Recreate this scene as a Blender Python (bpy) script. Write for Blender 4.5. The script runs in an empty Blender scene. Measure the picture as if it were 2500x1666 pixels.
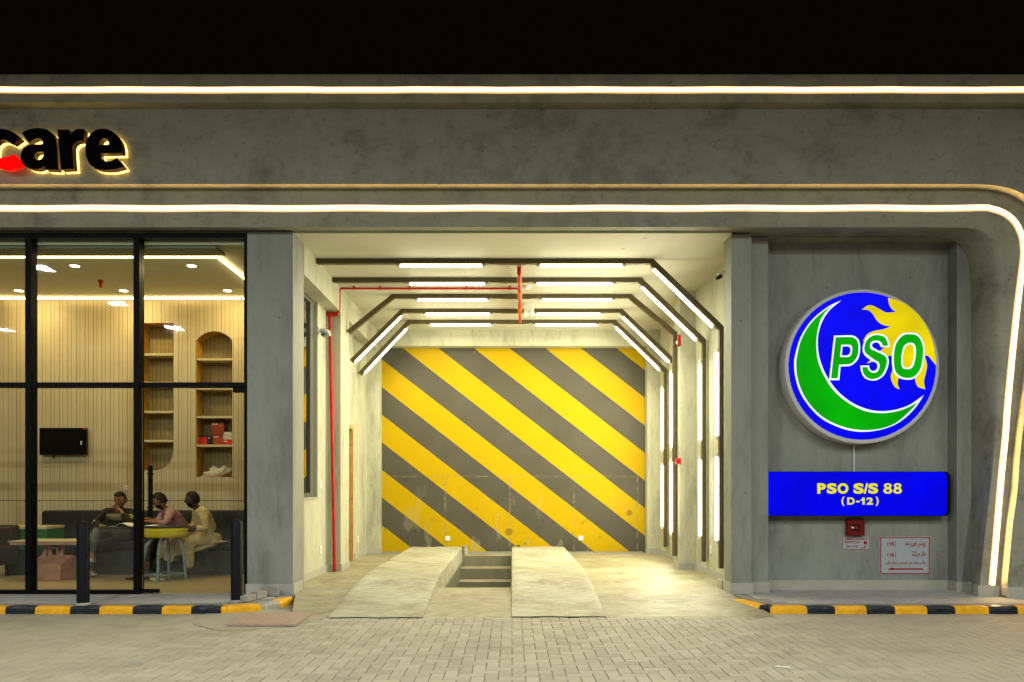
import bpy, bmesh, math, random
from mathutils import Vector, Matrix
random.seed(7)
sc = bpy.context.scene
COL = sc.collection
R = math.radians
# ------------------------------------------------------------------ camera, night sky, exposure
F = 2000.0            # focal length in photo pixels (photo 2500 wide)
CH = 1.38             # eye height
cam = bpy.data.cameras.new('camera')
cam.lens = 36 * F / 2500; cam.sensor_width = 36
cam.shift_y = (1192 - 833) / 2500
cam.clip_start = .05; cam.clip_end = 500
camo = bpy.data.objects.new('camera', cam); COL.objects.link(camo)
camo.location = (0, 0, CH); camo.rotation_euler = (R(90), 0, 0)
sc.camera = camo
w = bpy.data.worlds.new('World'); sc.world = w; w.use_nodes = True
w.node_tree.nodes['Background'].inputs[0].default_value = (.5, .42, .34, 1)
w.node_tree.nodes['Background'].inputs[1].default_value = .004
sc.view_settings.view_transform = 'Standard'; sc.view_settings.look = 'None'
sc.view_settings.exposure = 0; sc.view_settings.gamma = 1
sc.cycles.max_bounces = 8; sc.cycles.transparent_max_bounces = 16
sc.cycles.sample_clamp_indirect = 6
sc.cycles.caustics_reflective = False; sc.cycles.caustics_refractive = False

def area(loc, sx, sy, watt, col, rot=(0, 0, 0), spread=180, name='canopy_light'):
    l = bpy.data.lights.new(name, 'AREA'); l.shape = 'RECTANGLE'; l.size = sx; l.size_y = sy
    l.energy = watt; l.color = col; l.spread = R(spread)
    o = bpy.data.objects.new(name, l); o.location = loc; o.rotation_euler = rot; COL.objects.link(o)
    return o
# forecourt canopy lamps (the photo shows them mirrored in the shop glass)
CANOPY_W = 285
for cx in (-16.4, -10.9, -5.4, .1, 5.6, 11.1):
    for cy in (.93, -2.7, -6.4):
        area((cx, cy, 6.5), .42, .34, CANOPY_W, (.96, .99, .92))

# ------------------------------------------------------------------ helpers
def P(px, py, Y):
    return Vector(((px - 1250) * Y / F, Y, CH + (1192 - py) * Y / F))
def X(px, Y): return (px - 1250) * Y / F
def Z(py, Y): return CH + (1192 - py) * Y / F

def tag(o, label=None, cat=None, group=None, kind=None):
    if label: o['label'] = label
    if cat: o['category'] = cat
    if group: o['group'] = group
    if kind: o['kind'] = kind
    return o
def thing(name, label, cat, loc=(0, 0, 0), group=None):
    o = bpy.data.objects.new(name, None); COL.objects.link(o); o.location = loc
    o.empty_display_size = .2
    return tag(o, label, cat, group)
def origin(o):
    v = Vector((0, 0, 0))
    while o is not None:
        v += Vector(o.location); o = o.parent
    return v
def link(name, me, mat, parent=None, smooth=False, label=None):
    me.name = name
    o = bpy.data.objects.new(name, me); COL.objects.link(o)
    if mat is not None and len(me.materials) == 0:
        for m in (mat if isinstance(mat, (list, tuple)) else [mat]): me.materials.append(m)
    if parent is not None:
        off = origin(parent); me.transform(Matrix.Translation(-off)); o.parent = parent
    if smooth:
        for p in me.polygons: p.use_smooth = True
        try: me.set_sharp_from_angle(angle=R(40))
        except Exception: pass
    if label: o['label'] = label
    return o

class MB:
    def __init__(s): s.v = []; s.f = []; s.mi = []
    def add(s, vs, fs, m=0):
        n = len(s.v); s.v += [tuple(v) for v in vs]
        for f in fs: s.f.append(tuple(i + n for i in f)); s.mi.append(m)
        return s
    def box(s, x0, x1, y0, y1, z0, z1, m=0, b=0):
        if b <= 0:
            return s.add([(x0,y0,z0),(x1,y0,z0),(x1,y1,z0),(x0,y1,z0),(x0,y0,z1),(x1,y0,z1),(x1,y1,z1),(x0,y1,z1)],
                  [(0,3,2,1),(4,5,6,7),(0,1,5,4),(1,2,6,5),(2,3,7,6),(3,0,4,7)], m)
        bm = bmesh.new(); bmesh.ops.create_cube(bm, size=1)
        for v in bm.verts: v.co = Vector(((x0+x1)/2+v.co.x*(x1-x0), (y0+y1)/2+v.co.y*(y1-y0), (z0+z1)/2+v.co.z*(z1-z0)))
        bmesh.ops.bevel(bm, geom=list(bm.edges), offset=b, segments=2, affect='EDGES', profile=.5)
        return s.bm(bm, m)
    def bm(s, bm, m=0, mat=None):
        if mat is not None: bm.transform(mat)
        bm.verts.ensure_lookup_table(); bm.verts.index_update()
        s.add([v.co for v in bm.verts], [[v.index for v in f.verts] for f in bm.faces], m); bm.free(); return s
    def tube(s, pts, r, n=10, m=0, cap=True):
        pts = [Vector(p) for p in pts]; rs = r if isinstance(r, (list, tuple)) else [r] * len(pts)
        vs = []; up = None
        for i, p in enumerate(pts):
            d = (pts[min(i+1, len(pts)-1)] - pts[max(i-1, 0)]).normalized()
            if up is None: up = Vector((0, 0, 1)) if abs(d.z) < .9 else Vector((0, 1, 0))
            a = d.cross(up).normalized(); up = a.cross(d).normalized()
            for k in range(n):
                t = 2 * math.pi * k / n; vs.append(p + (a * math.cos(t) + up * math.sin(t)) * rs[i])
        fs = []
        for i in range(len(pts) - 1):
            for k in range(n):
                fs.append((i*n+k, i*n+(k+1) % n, (i+1)*n+(k+1) % n, (i+1)*n+k))
        if cap: fs.append(tuple(range(n))[::-1]); fs.append(tuple((len(pts)-1)*n+k for k in range(n)))
        return s.add(vs, fs, m)
    def bar(s, p0, p1, w, h, up=(0, 1, 0), m=0):
        """rectangular bar, w along side axis, h along up axis"""
        p0 = Vector(p0); p1 = Vector(p1); d = (p1 - p0).normalized(); up = Vector(up); a = d.cross(up).normalized(); up = a.cross(d).normalized()
        vs = []
        for p in (p0, p1):
            for sa, su in ((-1,-1),(1,-1),(1,1),(-1,1)): vs.append(p + a*sa*w/2 + up*su*h/2)
        return s.add(vs, [(0,1,2,3),(7,6,5,4),(0,4,5,1),(1,5,6,2),(2,6,7,3),(3,7,4,0)], m)
    def lathe(s, c, prof, n=24, m=0, axis='z'):
        vs = []
        for r, h in prof:
            for k in range(n):
                t = 2*math.pi*k/n; a, b = r*math.cos(t), r*math.sin(t)
                v = {'z': (a, b, h), 'y': (a, h, -b), 'x': (h, a, b)}[axis]
                vs.append(Vector(c) + Vector(v))
        fs = []
        for i in range(len(prof)-1):
            for k in range(n): fs.append((i*n+k, i*n+(k+1) % n, (i+1)*n+(k+1) % n, (i+1)*n+k))
        fs.append(tuple(range(n))[::-1]); fs.append(tuple((len(prof)-1)*n+k for k in range(n)))
        return s.add(vs, fs, m)
    def prism(s, poly, y0, y1, m=0):
        """poly of (x,z) extruded y0..y1"""
        n = len(poly)
        vs = [(x, y0, z) for x, z in poly] + [(x, y1, z) for x, z in poly]
        fs = [tuple(range(n)), tuple(range(n, 2*n))[::-1]] + [(i, i+n, (i+1) % n+n, (i+1) % n) for i in range(n)]
        return s.add(vs, fs, m)
    def prismx(s, poly, x0, x1, m=0):
        """poly of (y,z) extruded x0..x1"""
        n = len(poly)
        vs = [(x0, y, z) for y, z in poly] + [(x1, y, z) for y, z in poly]
        fs = [tuple(range(n))[::-1], tuple(range(n, 2*n))] + [(i, (i+1) % n, (i+1) % n+n, i+n) for i in range(n)]
        return s.add(vs, fs, m)
    def ruled(s, A, B, m=0):
        n = len(A); return s.add(list(A) + list(B), [(i, i+1, n+i+1, n+i) for i in range(n-1)], m)
    def build(s, name, mat, parent=None, smooth=False, bevel=0, label=None, recalc=True):
        me = bpy.data.meshes.new(name); me.from_pydata(s.v, [], s.f)
        if isinstance(mat, (list, tuple)):
            for q in mat: me.materials.append(q)
            for p, i in zip(me.polygons, s.mi): p.material_index = i
        if recalc or bevel:
            bm = bmesh.new(); bm.from_mesh(me)
            if bevel:
                bmesh.ops.remove_doubles(bm, verts=bm.verts, dist=1e-5)
                es = [e for e in bm.edges if len(e.link_faces) == 2 and e.calc_face_angle(0) > R(35)]
                bmesh.ops.bevel(bm, geom=es, offset=bevel, segments=2, affect='EDGES', profile=.6, clamp_overlap=True)
            bmesh.ops.recalc_face_normals(bm, faces=bm.faces); bm.to_mesh(me); bm.free()
        return link(name, me, mat, parent, smooth, label)

def spline(pts, seg=6, closed=True):
    """Catmull-Rom through (x,y[,1 = corner])"""
    out = []; n = len(pts)
    rng = range(n if closed else n-1)
    for i in rng:
        p1 = pts[i]; p2 = pts[(i+1) % n]
        p0 = pts[i-1] if (closed or i > 0) else p1
        p3 = pts[(i+2) % n] if (closed or i+2 < n) else p2
        if len(p1) > 2: p0 = p1
        if len(p2) > 2: p3 = p2
        for k in range(seg):
            t = k/seg; t2 = t*t; t3 = t2*t
            out.append(tuple(.5*((2*p1[j]) + (-p0[j]+p2[j])*t + (2*p0[j]-5*p1[j]+4*p2[j]-p3[j])*t2 + (-p0[j]+3*p1[j]-3*p2[j]+p3[j])*t3) for j in (0, 1)))
    if not closed: out.append(tuple(pts[-1][:2]))
    return out
def curve_mesh(loops, depth=0, offset=0, bevel=0):
    c = bpy.data.curves.new('c', 'CURVE'); c.dimensions = '2D'; c.fill_mode = 'BOTH' if depth > 0 else 'BOTH'
    c.extrude = depth/2; c.offset = offset
    for lp in loops:
        s = c.splines.new('POLY'); s.points.add(len(lp)-1); s.use_cyclic_u = True
        for p, q in zip(s.points, lp): p.co = (q[0], q[1], 0, 1)
    return conv(c)
def conv(c):
    o = bpy.data.objects.new('tmp', c); COL.objects.link(o)
    dg = bpy.context.evaluated_depsgraph_get(); dg.update()
    me = bpy.data.meshes.new_from_object(o.evaluated_get(dg)); me.materials.clear()
    bpy.data.objects.remove(o); bpy.data.curves.remove(c)
    return me
FRONT = Matrix(((1,0,0,0),(0,0,-1,0),(0,1,0,0),(0,0,0,1)))   # (u,v,w) -> x=u, z=v, y=-w
def traced(loops, fn, Yc, depth, offset=0):
    """loops in picture zoom coordinates -> mesh standing in plane Yc"""
    L = []
    for lp in loops:
        L.append([(lambda q: (q.x, q.z))(fn(x, y, Yc)) for x, y in lp])
    me = curve_mesh(L, depth, offset); me.transform(Matrix.Translation((0, Yc, 0)) @ FRONT)
    return me
def text_mesh(body, xc, zc, width, height, Y, depth=.002, offset=0.0, align='C', cap=True):
    c = bpy.data.curves.new('t', 'FONT'); c.body = body; c.offset = offset; c.extrude = .001
    me = conv(c)
    xs = [v.co.x for v in me.vertices]; ys = [v.co.y for v in me.vertices]
    x0, x1, y0, y1 = min(xs), max(xs), min(ys), max(ys)
    sx = width/(x1-x0); sy = height/(y1-y0)
    for v in me.vertices:
        v.co = Vector((xc + (v.co.x-(x0+x1)/2)*sx, Y - (v.co.z/.001)*depth/2, zc + (v.co.y-(y0+y1)/2)*sy))
    return me
def join_meshes(ms):
    mb = MB()
    for me in ms: mb.add([v.co for v in me.vertices], [tuple(p.vertices) for p in me.polygons])
    return mb

# ------------------------------------------------------------------ materials
def nm(name):
    m = bpy.data.materials.new(name); m.use_nodes = True
    nt = m.node_tree; return m, nt, nt.nodes['Principled BSDF']
def N(nt, t, **kw):
    n = nt.nodes.new(t)
    for k, v in kw.items():
        if k in n.inputs: n.inputs[k].default_value = v
        else: setattr(n, k, v)
    return n
def ramp(nt, fac, stops):
    r = nt.nodes.new('ShaderNodeValToRGB'); nt.links.new(fac, r.inputs[0])
    el = r.color_ramp.elements
    while len(el) > 1: el.remove(el[-1])
    el[0].position = stops[0][0]; el[0].color = (*stops[0][1], 1)
    for p, c in stops[1:]:
        e = el.new(p); e.color = (*c, 1)
    return r.outputs[0]
def math_(nt, op, a, b=None, c=None):
    n = nt.nodes.new('ShaderNodeMath'); n.operation = op
    for i, v in enumerate((a, b, c)):
        if v is None: continue
        if isinstance(v, (int, float)): n.inputs[i].default_value = v
        else: nt.links.new(v, n.inputs[i])
    return n.outputs[0]
def mixc(nt, fac, a, b, mode='MIX'):
    n = nt.nodes.new('ShaderNodeMix'); n.data_type = 'RGBA'; n.blend_type = mode
    if isinstance(fac, (int, float)): n.inputs[0].default_value = fac
    else: nt.links.new(fac, n.inputs[0])
    for i, v in ((6, a), (7, b)):
        if isinstance(v, tuple): n.inputs[i].default_value = (*v, 1)
        else: nt.links.new(v, n.inputs[i])
    return n.outputs[2]
def plain(name, col, rough=.5, metal=0, spec=.2, var=0.0, vscale=8, bump=0, bscale=60):
    m, nt, b = nm(name)
    b.inputs['Base Color'].default_value = (*col, 1); b.inputs['Roughness'].default_value = rough
    b.inputs['Metallic'].default_value = metal; b.inputs['Specular IOR Level'].default_value = spec
    tc = nt.nodes.new('ShaderNodeTexCoord')
    if var:
        n = N(nt, 'ShaderNodeTexNoise', Scale=vscale, Detail=5, Roughness=.6); nt.links.new(tc.outputs['Object'], n.inputs['Vector'])
        c = ramp(nt, n.outputs[0], [(.3, tuple(x*(1-var) for x in col)), (.7, tuple(min(1, x*(1+var)) for x in col))])
        nt.links.new(c, b.inputs['Base Color'])
    if bump:
        n = N(nt, 'ShaderNodeTexNoise', Scale=bscale, Detail=4); nt.links.new(tc.outputs['Object'], n.inputs['Vector'])
        bp = N(nt, 'ShaderNodeBump', Strength=bump, Distance=.01 if bscale > 20 else .05); nt.links.new(n.outputs[0], bp.inputs['Height']); nt.links.new(bp.outputs[0], b.inputs['Normal'])
    return m
def emit(name, col, st, base=(.8, .8, .8)):
    m, nt, b = nm(name)
    b.inputs['Base Color'].default_value = (*base, 1); b.inputs['Roughness'].default_value = .4; b.inputs['Specular IOR Level'].default_value = .05
    b.inputs['Emission Color'].default_value = (*col, 1); b.inputs['Emission Strength'].default_value = st
    if 'backlit' in name:      # tubes behind the acrylic light it unevenly
        tc = nt.nodes.new('ShaderNodeTexCoord'); n = N(nt, 'ShaderNodeTexNoise', Scale=2.2, Detail=1); nt.links.new(tc.outputs['Object'], n.inputs['Vector'])
        mr = N(nt, 'ShaderNodeMapRange'); mr.inputs[1].default_value = .3; mr.inputs[2].default_value = .7; mr.inputs[3].default_value = st*.82; mr.inputs[4].default_value = st*1.12
        nt.links.new(n.outputs[0], mr.inputs[0]); nt.links.new(mr.outputs[0], b.inputs['Emission Strength'])
    return m
def concrete(name, col, dark=.62, light=1.18, rough=.6, streak=False, scale=1.0, stain=.5):
    """hand-trowelled cement: cloudy patches, small pits, faint trowel waves"""
    m, nt, b = nm(name)
    tc = nt.nodes.new('ShaderNodeTexCoord'); src = tc.outputs['Object']
    if streak:
        mp = N(nt, 'ShaderNodeMapping'); mp.inputs['Scale'].default_value = (1, 1, .28); nt.links.new(src, mp.inputs[0]); src = mp.outputs[0]
    n1 = N(nt, 'ShaderNodeTexNoise', Scale=1.7*scale, Detail=10, Roughness=.66, Distortion=.3); nt.links.new(src, n1.inputs['Vector'])
    n2 = N(nt, 'ShaderNodeTexNoise', Scale=9*scale, Detail=10, Roughness=.74, Distortion=.35); nt.links.new(src, n2.inputs['Vector'])
    n3 = N(nt, 'ShaderNodeTexNoise', Scale=90*scale, Detail=3); nt.links.new(src, n3.inputs['Vector'])
    c1 = ramp(nt, n1.outputs[0], [(.3, tuple(x*dark for x in col)), (.48, col), (.72, tuple(min(1, x*light) for x in col))])
    c2 = ramp(nt, n2.outputs[0], [(.32, (.62, .61, .58)), (.48, (1, 1, 1)), (.75, (1.0, 1.0, .97))])
    c = mixc(nt, stain, c1, c2, 'MULTIPLY')
    c3 = ramp(nt, n3.outputs[0], [(.3, (.86, .86, .86)), (.5, (1, 1, 1))]); c = mixc(nt, .5, c, c3, 'MULTIPLY')
    vo = N(nt, 'ShaderNodeTexVoronoi', Scale=3.2*scale, Randomness=1); nt.links.new(tc.outputs['Object'], vo.inputs['Vector'])
    pit = ramp(nt, vo.outputs['Distance'], [(.035, (.45, .43, .38)), (.06, (1, 1, 1))]); c = mixc(nt, .8, c, pit, 'MULTIPLY')
    nt.links.new(c, b.inputs['Base Color'])
    rr = N(nt, 'ShaderNodeMapRange'); rr.inputs[3].default_value = rough-.12; rr.inputs[4].default_value = rough+.15
    nt.links.new(n2.outputs[0], rr.inputs[0]); nt.links.new(rr.outputs[0], b.inputs['Roughness'])
    h = math_(nt, 'ADD', math_(nt, 'MULTIPLY', n2.outputs[0], .6), math_(nt, 'MULTIPLY', n3.outputs[0], .12))
    bp = N(nt, 'ShaderNodeBump', Strength=.35, Distance=.012); nt.links.new(h, bp.inputs['Height']); nt.links.new(bp.outputs[0], b.inputs['Normal'])
    return m

M = {}
M['cement'] = concrete('grey_cement', (.245, .245, .19), dark=.55, light=1.22, stain=.9)
M['cement_v'] = concrete('grey_cement_pier', (.225, .235, .21), dark=.6, light=1.22, streak=True, stain=.6)
M['bay_cement'] = concrete('pale_bay_cement', (.42, .415, .305), dark=.6, light=1.15, streak=True, stain=.75)
M['ceiling'] = concrete('bay_ceiling_paint', (.52, .505, .40), dark=.94, light=1.04, stain=.06, scale=.5)
M['tile'] = plain('pale_skirting_tile', (.36, .355, .31), .35, var=.1, vscale=3)
M['black'] = plain('black_aluminium', (.003, .003, .0035), .45, spec=.06, var=.3, vscale=5)
M['black2'] = plain('black_powder_paint', (.007, .008, .011), .4, spec=.12, var=.4, vscale=12, bump=.15)
M['channel'] = plain('dark_brown_steel_channel', (.095, .075, .036), .5, var=.2)
M['white'] = plain('white_plastic', (.75, .74, .7), .4)
M['red'] = plain('red_pipe_paint', (.45, .014, .008), .35, var=.25, vscale=6)
M['orange'] = plain('orange_tape', (.55, .10, .006), .5)
M['wood'] = plain('brown_door_wood', (.22, .09, .015), .4, var=.35, vscale=4)
M['wood_lt'] = plain('pale_door_wood', (.45, .28, .1), .4, var=.2)
M['red_box'] = plain('dark_red_metal', (.13, .004, .004), .4, var=.3)
M['sign_white'] = plain('sign_board_white', (.34, .37, .40), .4)
M['sign_red'] = plain('sign_red_ink', (.28, .004, .01), .5)
M['rim'] = plain('pale_grey_sign_rim', (.56, .55, .54), .4)
M['steel'] = plain('grey_painted_steel', (.16, .18, .19), .35, .3, var=.2)
M['conduit'] = plain('white_conduit', (.6, .6, .62), .4)
M['grate'] = plain('galvanised_grate', (.35, .33, .26), .45, .5)
M['pipe_stub'] = plain('grey_pipe_metal', (.3, .29, .25), .5, .2, var=.4, vscale=20)
M['tan'] = None
M['tube'] = emit('tube_glow', (1, .95, .70), 14)
M['led'] = emit('warm_led_glow', (1, .66, .26), 7)
M['led_halo'] = emit('amber_led_halo', (1, .48, .10), 1.05)  # amber emission imitating the glare halo beside the bright LED core
M['led_in'] = emit('interior_led_glow', (1, .74, .38), 11)
M['spot'] = emit('downlight_glow', (1, .85, .55), 16)

def ramp_concrete(name, k=(1, 1, 1)):
    m, nt, b = nm(name)
    tc = nt.nodes.new('ShaderNodeTexCoord'); s = tc.outputs['Object']
    n1 = N(nt, 'ShaderNodeTexNoise', Scale=1.1, Detail=8, Roughness=.6, Distortion=.8); nt.links.new(s, n1.inputs['Vector'])
    mp = N(nt, 'ShaderNodeMapping'); mp.inputs['Scale'].default_value = (1, 3, 1); nt.links.new(s, mp.inputs[0])
    n2 = N(nt, 'ShaderNodeTexNoise', Scale=5, Detail=8, Roughness=.7, Distortion=.5); nt.links.new(mp.outputs[0], n2.inputs['Vector'])
    c = ramp(nt, n1.outputs[0], [(p_, tuple(x*y for x, y in zip(c_, k))) for p_, c_ in ((.3, (.27, .235, .14)), (.5, (.36, .33, .235)), (.7, (.44, .42, .33)))])
    c2 = ramp(nt, n2.outputs[0], [(.3, (.55, .52, .44)), (.5, (.9, .9, .87)), (.65, (1.1, 1.1, 1.08))]); c = mixc(nt, .7, c, c2, 'MULTIPLY')
    n5 = N(nt, 'ShaderNodeTexNoise', Scale=2.1, Detail=9, Roughness=.72); mp5 = N(nt, 'ShaderNodeMapping'); mp5.inputs['Location'].default_value = (3.3, 1.2, 0); nt.links.new(s, mp5.inputs[0]); nt.links.new(mp5.outputs[0], n5.inputs['Vector'])
    c = mixc(nt, .8, c, ramp(nt, n5.outputs[0], [(.34, (.55, .53, .47)), (.46, (.93, .93, .91)), (.6, (1, 1, 1))]), 'MULTIPLY')
    nt.links.new(c, b.inputs['Base Color'])
    r = ramp(nt, n2.outputs[0], [(.35, (.62,)*3), (.62, (.44,)*3)]); nt.links.new(r, b.inputs['Roughness'])
    bp = N(nt, 'ShaderNodeBump', Strength=.5, Distance=.025); nt.links.new(n2.outputs[0], bp.inputs['Height']); nt.links.new(bp.outputs[0], b.inputs['Normal'])
    return m
M['ramp'] = ramp_concrete('worn_bay_floor', (.84, .82, .74))
M['wramp'] = ramp_concrete('rough_ramp_concrete', (1.0, 1.04, 1.10))

def pit_paint():
    m, nt, b = nm('grey_pit_paint')
    tc = nt.nodes.new('ShaderNodeTexCoord'); s = tc.outputs['Object']
    mp = N(nt, 'ShaderNodeMapping'); mp.inputs['Scale'].default_value = (1, 6, .5); nt.links.new(s, mp.inputs[0])
    n = N(nt, 'ShaderNodeTexNoise', Scale=3, Detail=6, Roughness=.7); nt.links.new(mp.outputs[0], n.inputs['Vector'])
    c = ramp(nt, n.outputs[0], [(.42, (.13, .125, .085)), (.6, (.16, .155, .11)), (.7, (.33, .31, .2))])
    nt.links.new(c, b.inputs['Base Color']); b.inputs['Roughness'].default_value = .5
    return m
M['pit'] = pit_paint()

def stripes():
    m, nt, b = nm('yellow_grey_diagonal_stripes')
    tc = nt.nodes.new('ShaderNodeTexCoord'); sp = nt.nodes.new('ShaderNodeSeparateXYZ'); nt.links.new(tc.outputs['Object'], sp.inputs[0])
    q = math_(nt, 'ADD', sp.outputs[0], math_(nt, 'DIVIDE', sp.outputs[2], .775))
    t = math_(nt, 'WRAP', math_(nt, 'SUBTRACT', q, 3.205), 1.422, 0)
    n0 = N(nt, 'ShaderNodeTexNoise', Scale=30, Detail=2); nt.links.new(tc.outputs['Object'], n0.inputs['Vector'])
    t = math_(nt, 'ADD', t, math_(nt, 'MULTIPLY', math_(nt, 'SUBTRACT', n0.outputs[0], .5), .008))
    f = math_(nt, 'LESS_THAN', t, .711)
    n = N(nt, 'ShaderNodeTexNoise', Scale=1.6, Detail=7, Roughness=.6); nt.links.new(tc.outputs['Object'], n.inputs['Vector'])
    g = ramp(nt, n.outputs[0], [(.3, (.066, .060, .046)), (.7, (.086, .079, .062))])
    y = ramp(nt, n.outputs[0], [(.3, (.40, .262, .0)), (.7, (.44, .288, .0))])
    c = mixc(nt, f, g, y)
    # scuffs and patch repairs low on the wall
    low = math_(nt, 'SUBTRACT', 1, math_(nt, 'SMOOTH_MIN', math_(nt, 'MAXIMUM', math_(nt, 'DIVIDE', math_(nt, 'SUBTRACT', sp.outputs[2], .2), 1.6), 0), 1, .1))
    n2 = N(nt, 'ShaderNodeTexNoise', Scale=4.5, Detail=6, Roughness=.65); nt.links.new(tc.outputs['Object'], n2.inputs['Vector'])
    sm = math_(nt, 'MULTIPLY', ramp(nt, n2.outputs[0], [(.6, (0, 0, 0)), (.68, (1, 1, 1))]), math_(nt, 'MAXIMUM', low, 0))
    c = mixc(nt, math_(nt, 'MULTIPLY', sm, .55), c, (.05, .046, .03))
    n3 = N(nt, 'ShaderNodeTexNoise', Scale=2.3, Detail=6, Roughness=.6); mp = N(nt, 'ShaderNodeMapping'); mp.inputs['Location'].default_value = (5, 0, 2); mp.inputs['Scale'].default_value = (1.6, 1, .5)
    nt.links.new(tc.outputs['Object'], mp.inputs[0]); nt.links.new(mp.outputs[0], n3.inputs['Vector'])
    sm = math_(nt, 'MULTIPLY', ramp(nt, n3.outputs[0], [(.6, (0, 0, 0)), (.64, (1, 1, 1))]), math_(nt, 'MAXIMUM', low, 0))
    c = mixc(nt, math_(nt, 'MULTIPLY', sm, .3), c, (.32, .3, .2))
    # plaster seams showing through the paint: one course line and four drips
    n4 = N(nt, 'ShaderNodeTexNoise', Scale=7, Detail=5, Roughness=.7); nt.links.new(tc.outputs['Object'], n4.inputs['Vector'])
    brk = ramp(nt, n4.outputs[0], [(.42, (0, 0, 0)), (.6, (1, 1, 1))])
    wv = math_(nt, 'MULTIPLY', math_(nt, 'SUBTRACT', n4.outputs[0], .5), .06)
    seam = math_(nt, 'LESS_THAN', math_(nt, 'ABSOLUTE', math_(nt, 'ADD', math_(nt, 'SUBTRACT', sp.outputs[2], 1.617), wv)), .012)
    below = math_(nt, 'LESS_THAN', sp.outputs[2], 1.6)
    acc = seam
    for vx in (-1.33, -.04, 1.24, 2.51):
        l_ = math_(nt, 'LESS_THAN', math_(nt, 'ABSOLUTE', math_(nt, 'ADD', math_(nt, 'SUBTRACT', sp.outputs[0], vx), wv)), .022)
        acc = math_(nt, 'MAXIMUM', acc, math_(nt, 'MULTIPLY', l_, below))
    c = mixc(nt, math_(nt, 'MULTIPLY', math_(nt, 'MULTIPLY', acc, brk), .45), c, (.24, .21, .12))
    vo = N(nt, 'ShaderNodeTexVoronoi', Scale=1.35, Randomness=1); nt.links.new(tc.outputs['Object'], vo.inputs['Vector'])
    dk = math_(nt, 'LESS_THAN', math_(nt, 'ADD', vo.outputs['Distance'], math_(nt, 'MULTIPLY', n4.outputs[0], .12)), .16)
    c = mixc(nt, math_(nt, 'MULTIPLY', math_(nt, 'MULTIPLY', dk, below), .5), c, (.035, .032, .022))
    nt.links.new(c, b.inputs['Base Color']); b.inputs['Roughness'].default_value = .5; b.inputs['Specular IOR Level'].default_value = .12
    return m
M['stripes'] = stripes()

def paver_mat(name, c0, c1, joint=False):
    m, nt, b = nm(name)
    tc = nt.nodes.new('ShaderNodeTexCoord')
    n = N(nt, 'ShaderNodeTexNoise', Scale=1.2, Detail=8, Roughness=.65); nt.links.new(tc.outputs['Object'], n.inputs['Vector'])
    n2 = N(nt, 'ShaderNodeTexNoise', Scale=140, Detail=2); nt.links.new(tc.outputs['Object'], n2.inputs['Vector'])
    at = nt.nodes.new('ShaderNodeAttribute'); at.attribute_name = 'tone'
    base = mixc(nt, at.outputs['Fac'], c0, c1) if not joint else mixc(nt, n.outputs[0], c0, c1)
    c = mixc(nt, .55, base, ramp(nt, n.outputs[0], [(.28, (.62, .60, .56)), (.45, (.9, .89, .87)), (.65, (1.06, 1.05, 1.03))]), 'MULTIPLY')
    c = mixc(nt, .5, c, ramp(nt, n2.outputs[0], [(.3, (.8, .8, .8)), (.6, (1, 1, 1))]), 'MULTIPLY')
    n6 = N(nt, 'ShaderNodeTexNoise', Scale=3.4, Detail=7, Roughness=.7); nt.links.new(tc.outputs['Object'], n6.inputs['Vector'])
    c = mixc(nt, .7, c, ramp(nt, n6.outputs[0], [(.30, (.5, .48, .44)), (.38, (.95, .95, .94)), (.5, (1, 1, 1))]), 'MULTIPLY')
    nt.links.new(c, b.inputs['Base Color']); b.inputs['Roughness'].default_value = .75
    bp = N(nt, 'ShaderNodeBump', Strength=.3, Distance=.004); nt.links.new(n2.outputs[0], bp.inputs['Height']); nt.links.new(bp.outputs[0], b.inputs['Normal'])
    return m
M['paver'] = paver_mat('sandy_grey_paver', (.30, .28, .215), (.39, .36, .28))
M['joint'] = paver_mat('sandy_joint_dust', (.14, .13, .095), (.21, .19, .135), True)
M['dust'] = paver_mat('cement_dust', (.29, .27, .21), (.345, .32, .255), True)
M['walk'] = paver_mat('blue_grey_sidewalk_paver', (.36, .36, .33), (.44, .44, .41))
M['walk_joint'] = paver_mat('sidewalk_joint', (.2, .195, .18), (.26, .25, .23), True)
M['kyel'] = plain('yellow_kerb_paint', (.72, .36, .01), .38, var=.22, vscale=14, bump=.4, bscale=40)
M['kblk'] = plain('black_kerb_paint', (.014, .016, .024), .3, var=.5, vscale=14, bump=.4, bscale=40)
M['kgry'] = plain('bare_grey_kerb', (.3, .29, .26), .7, var=.3, vscale=18)
M['loose'] = plain('grey_loose_paver', (.25, .24, .22), .7, var=.2, vscale=18)
M['mat'] = plain('pink_stone_slab', (.34, .245, .19), .6, var=.18, vscale=22)

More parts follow.
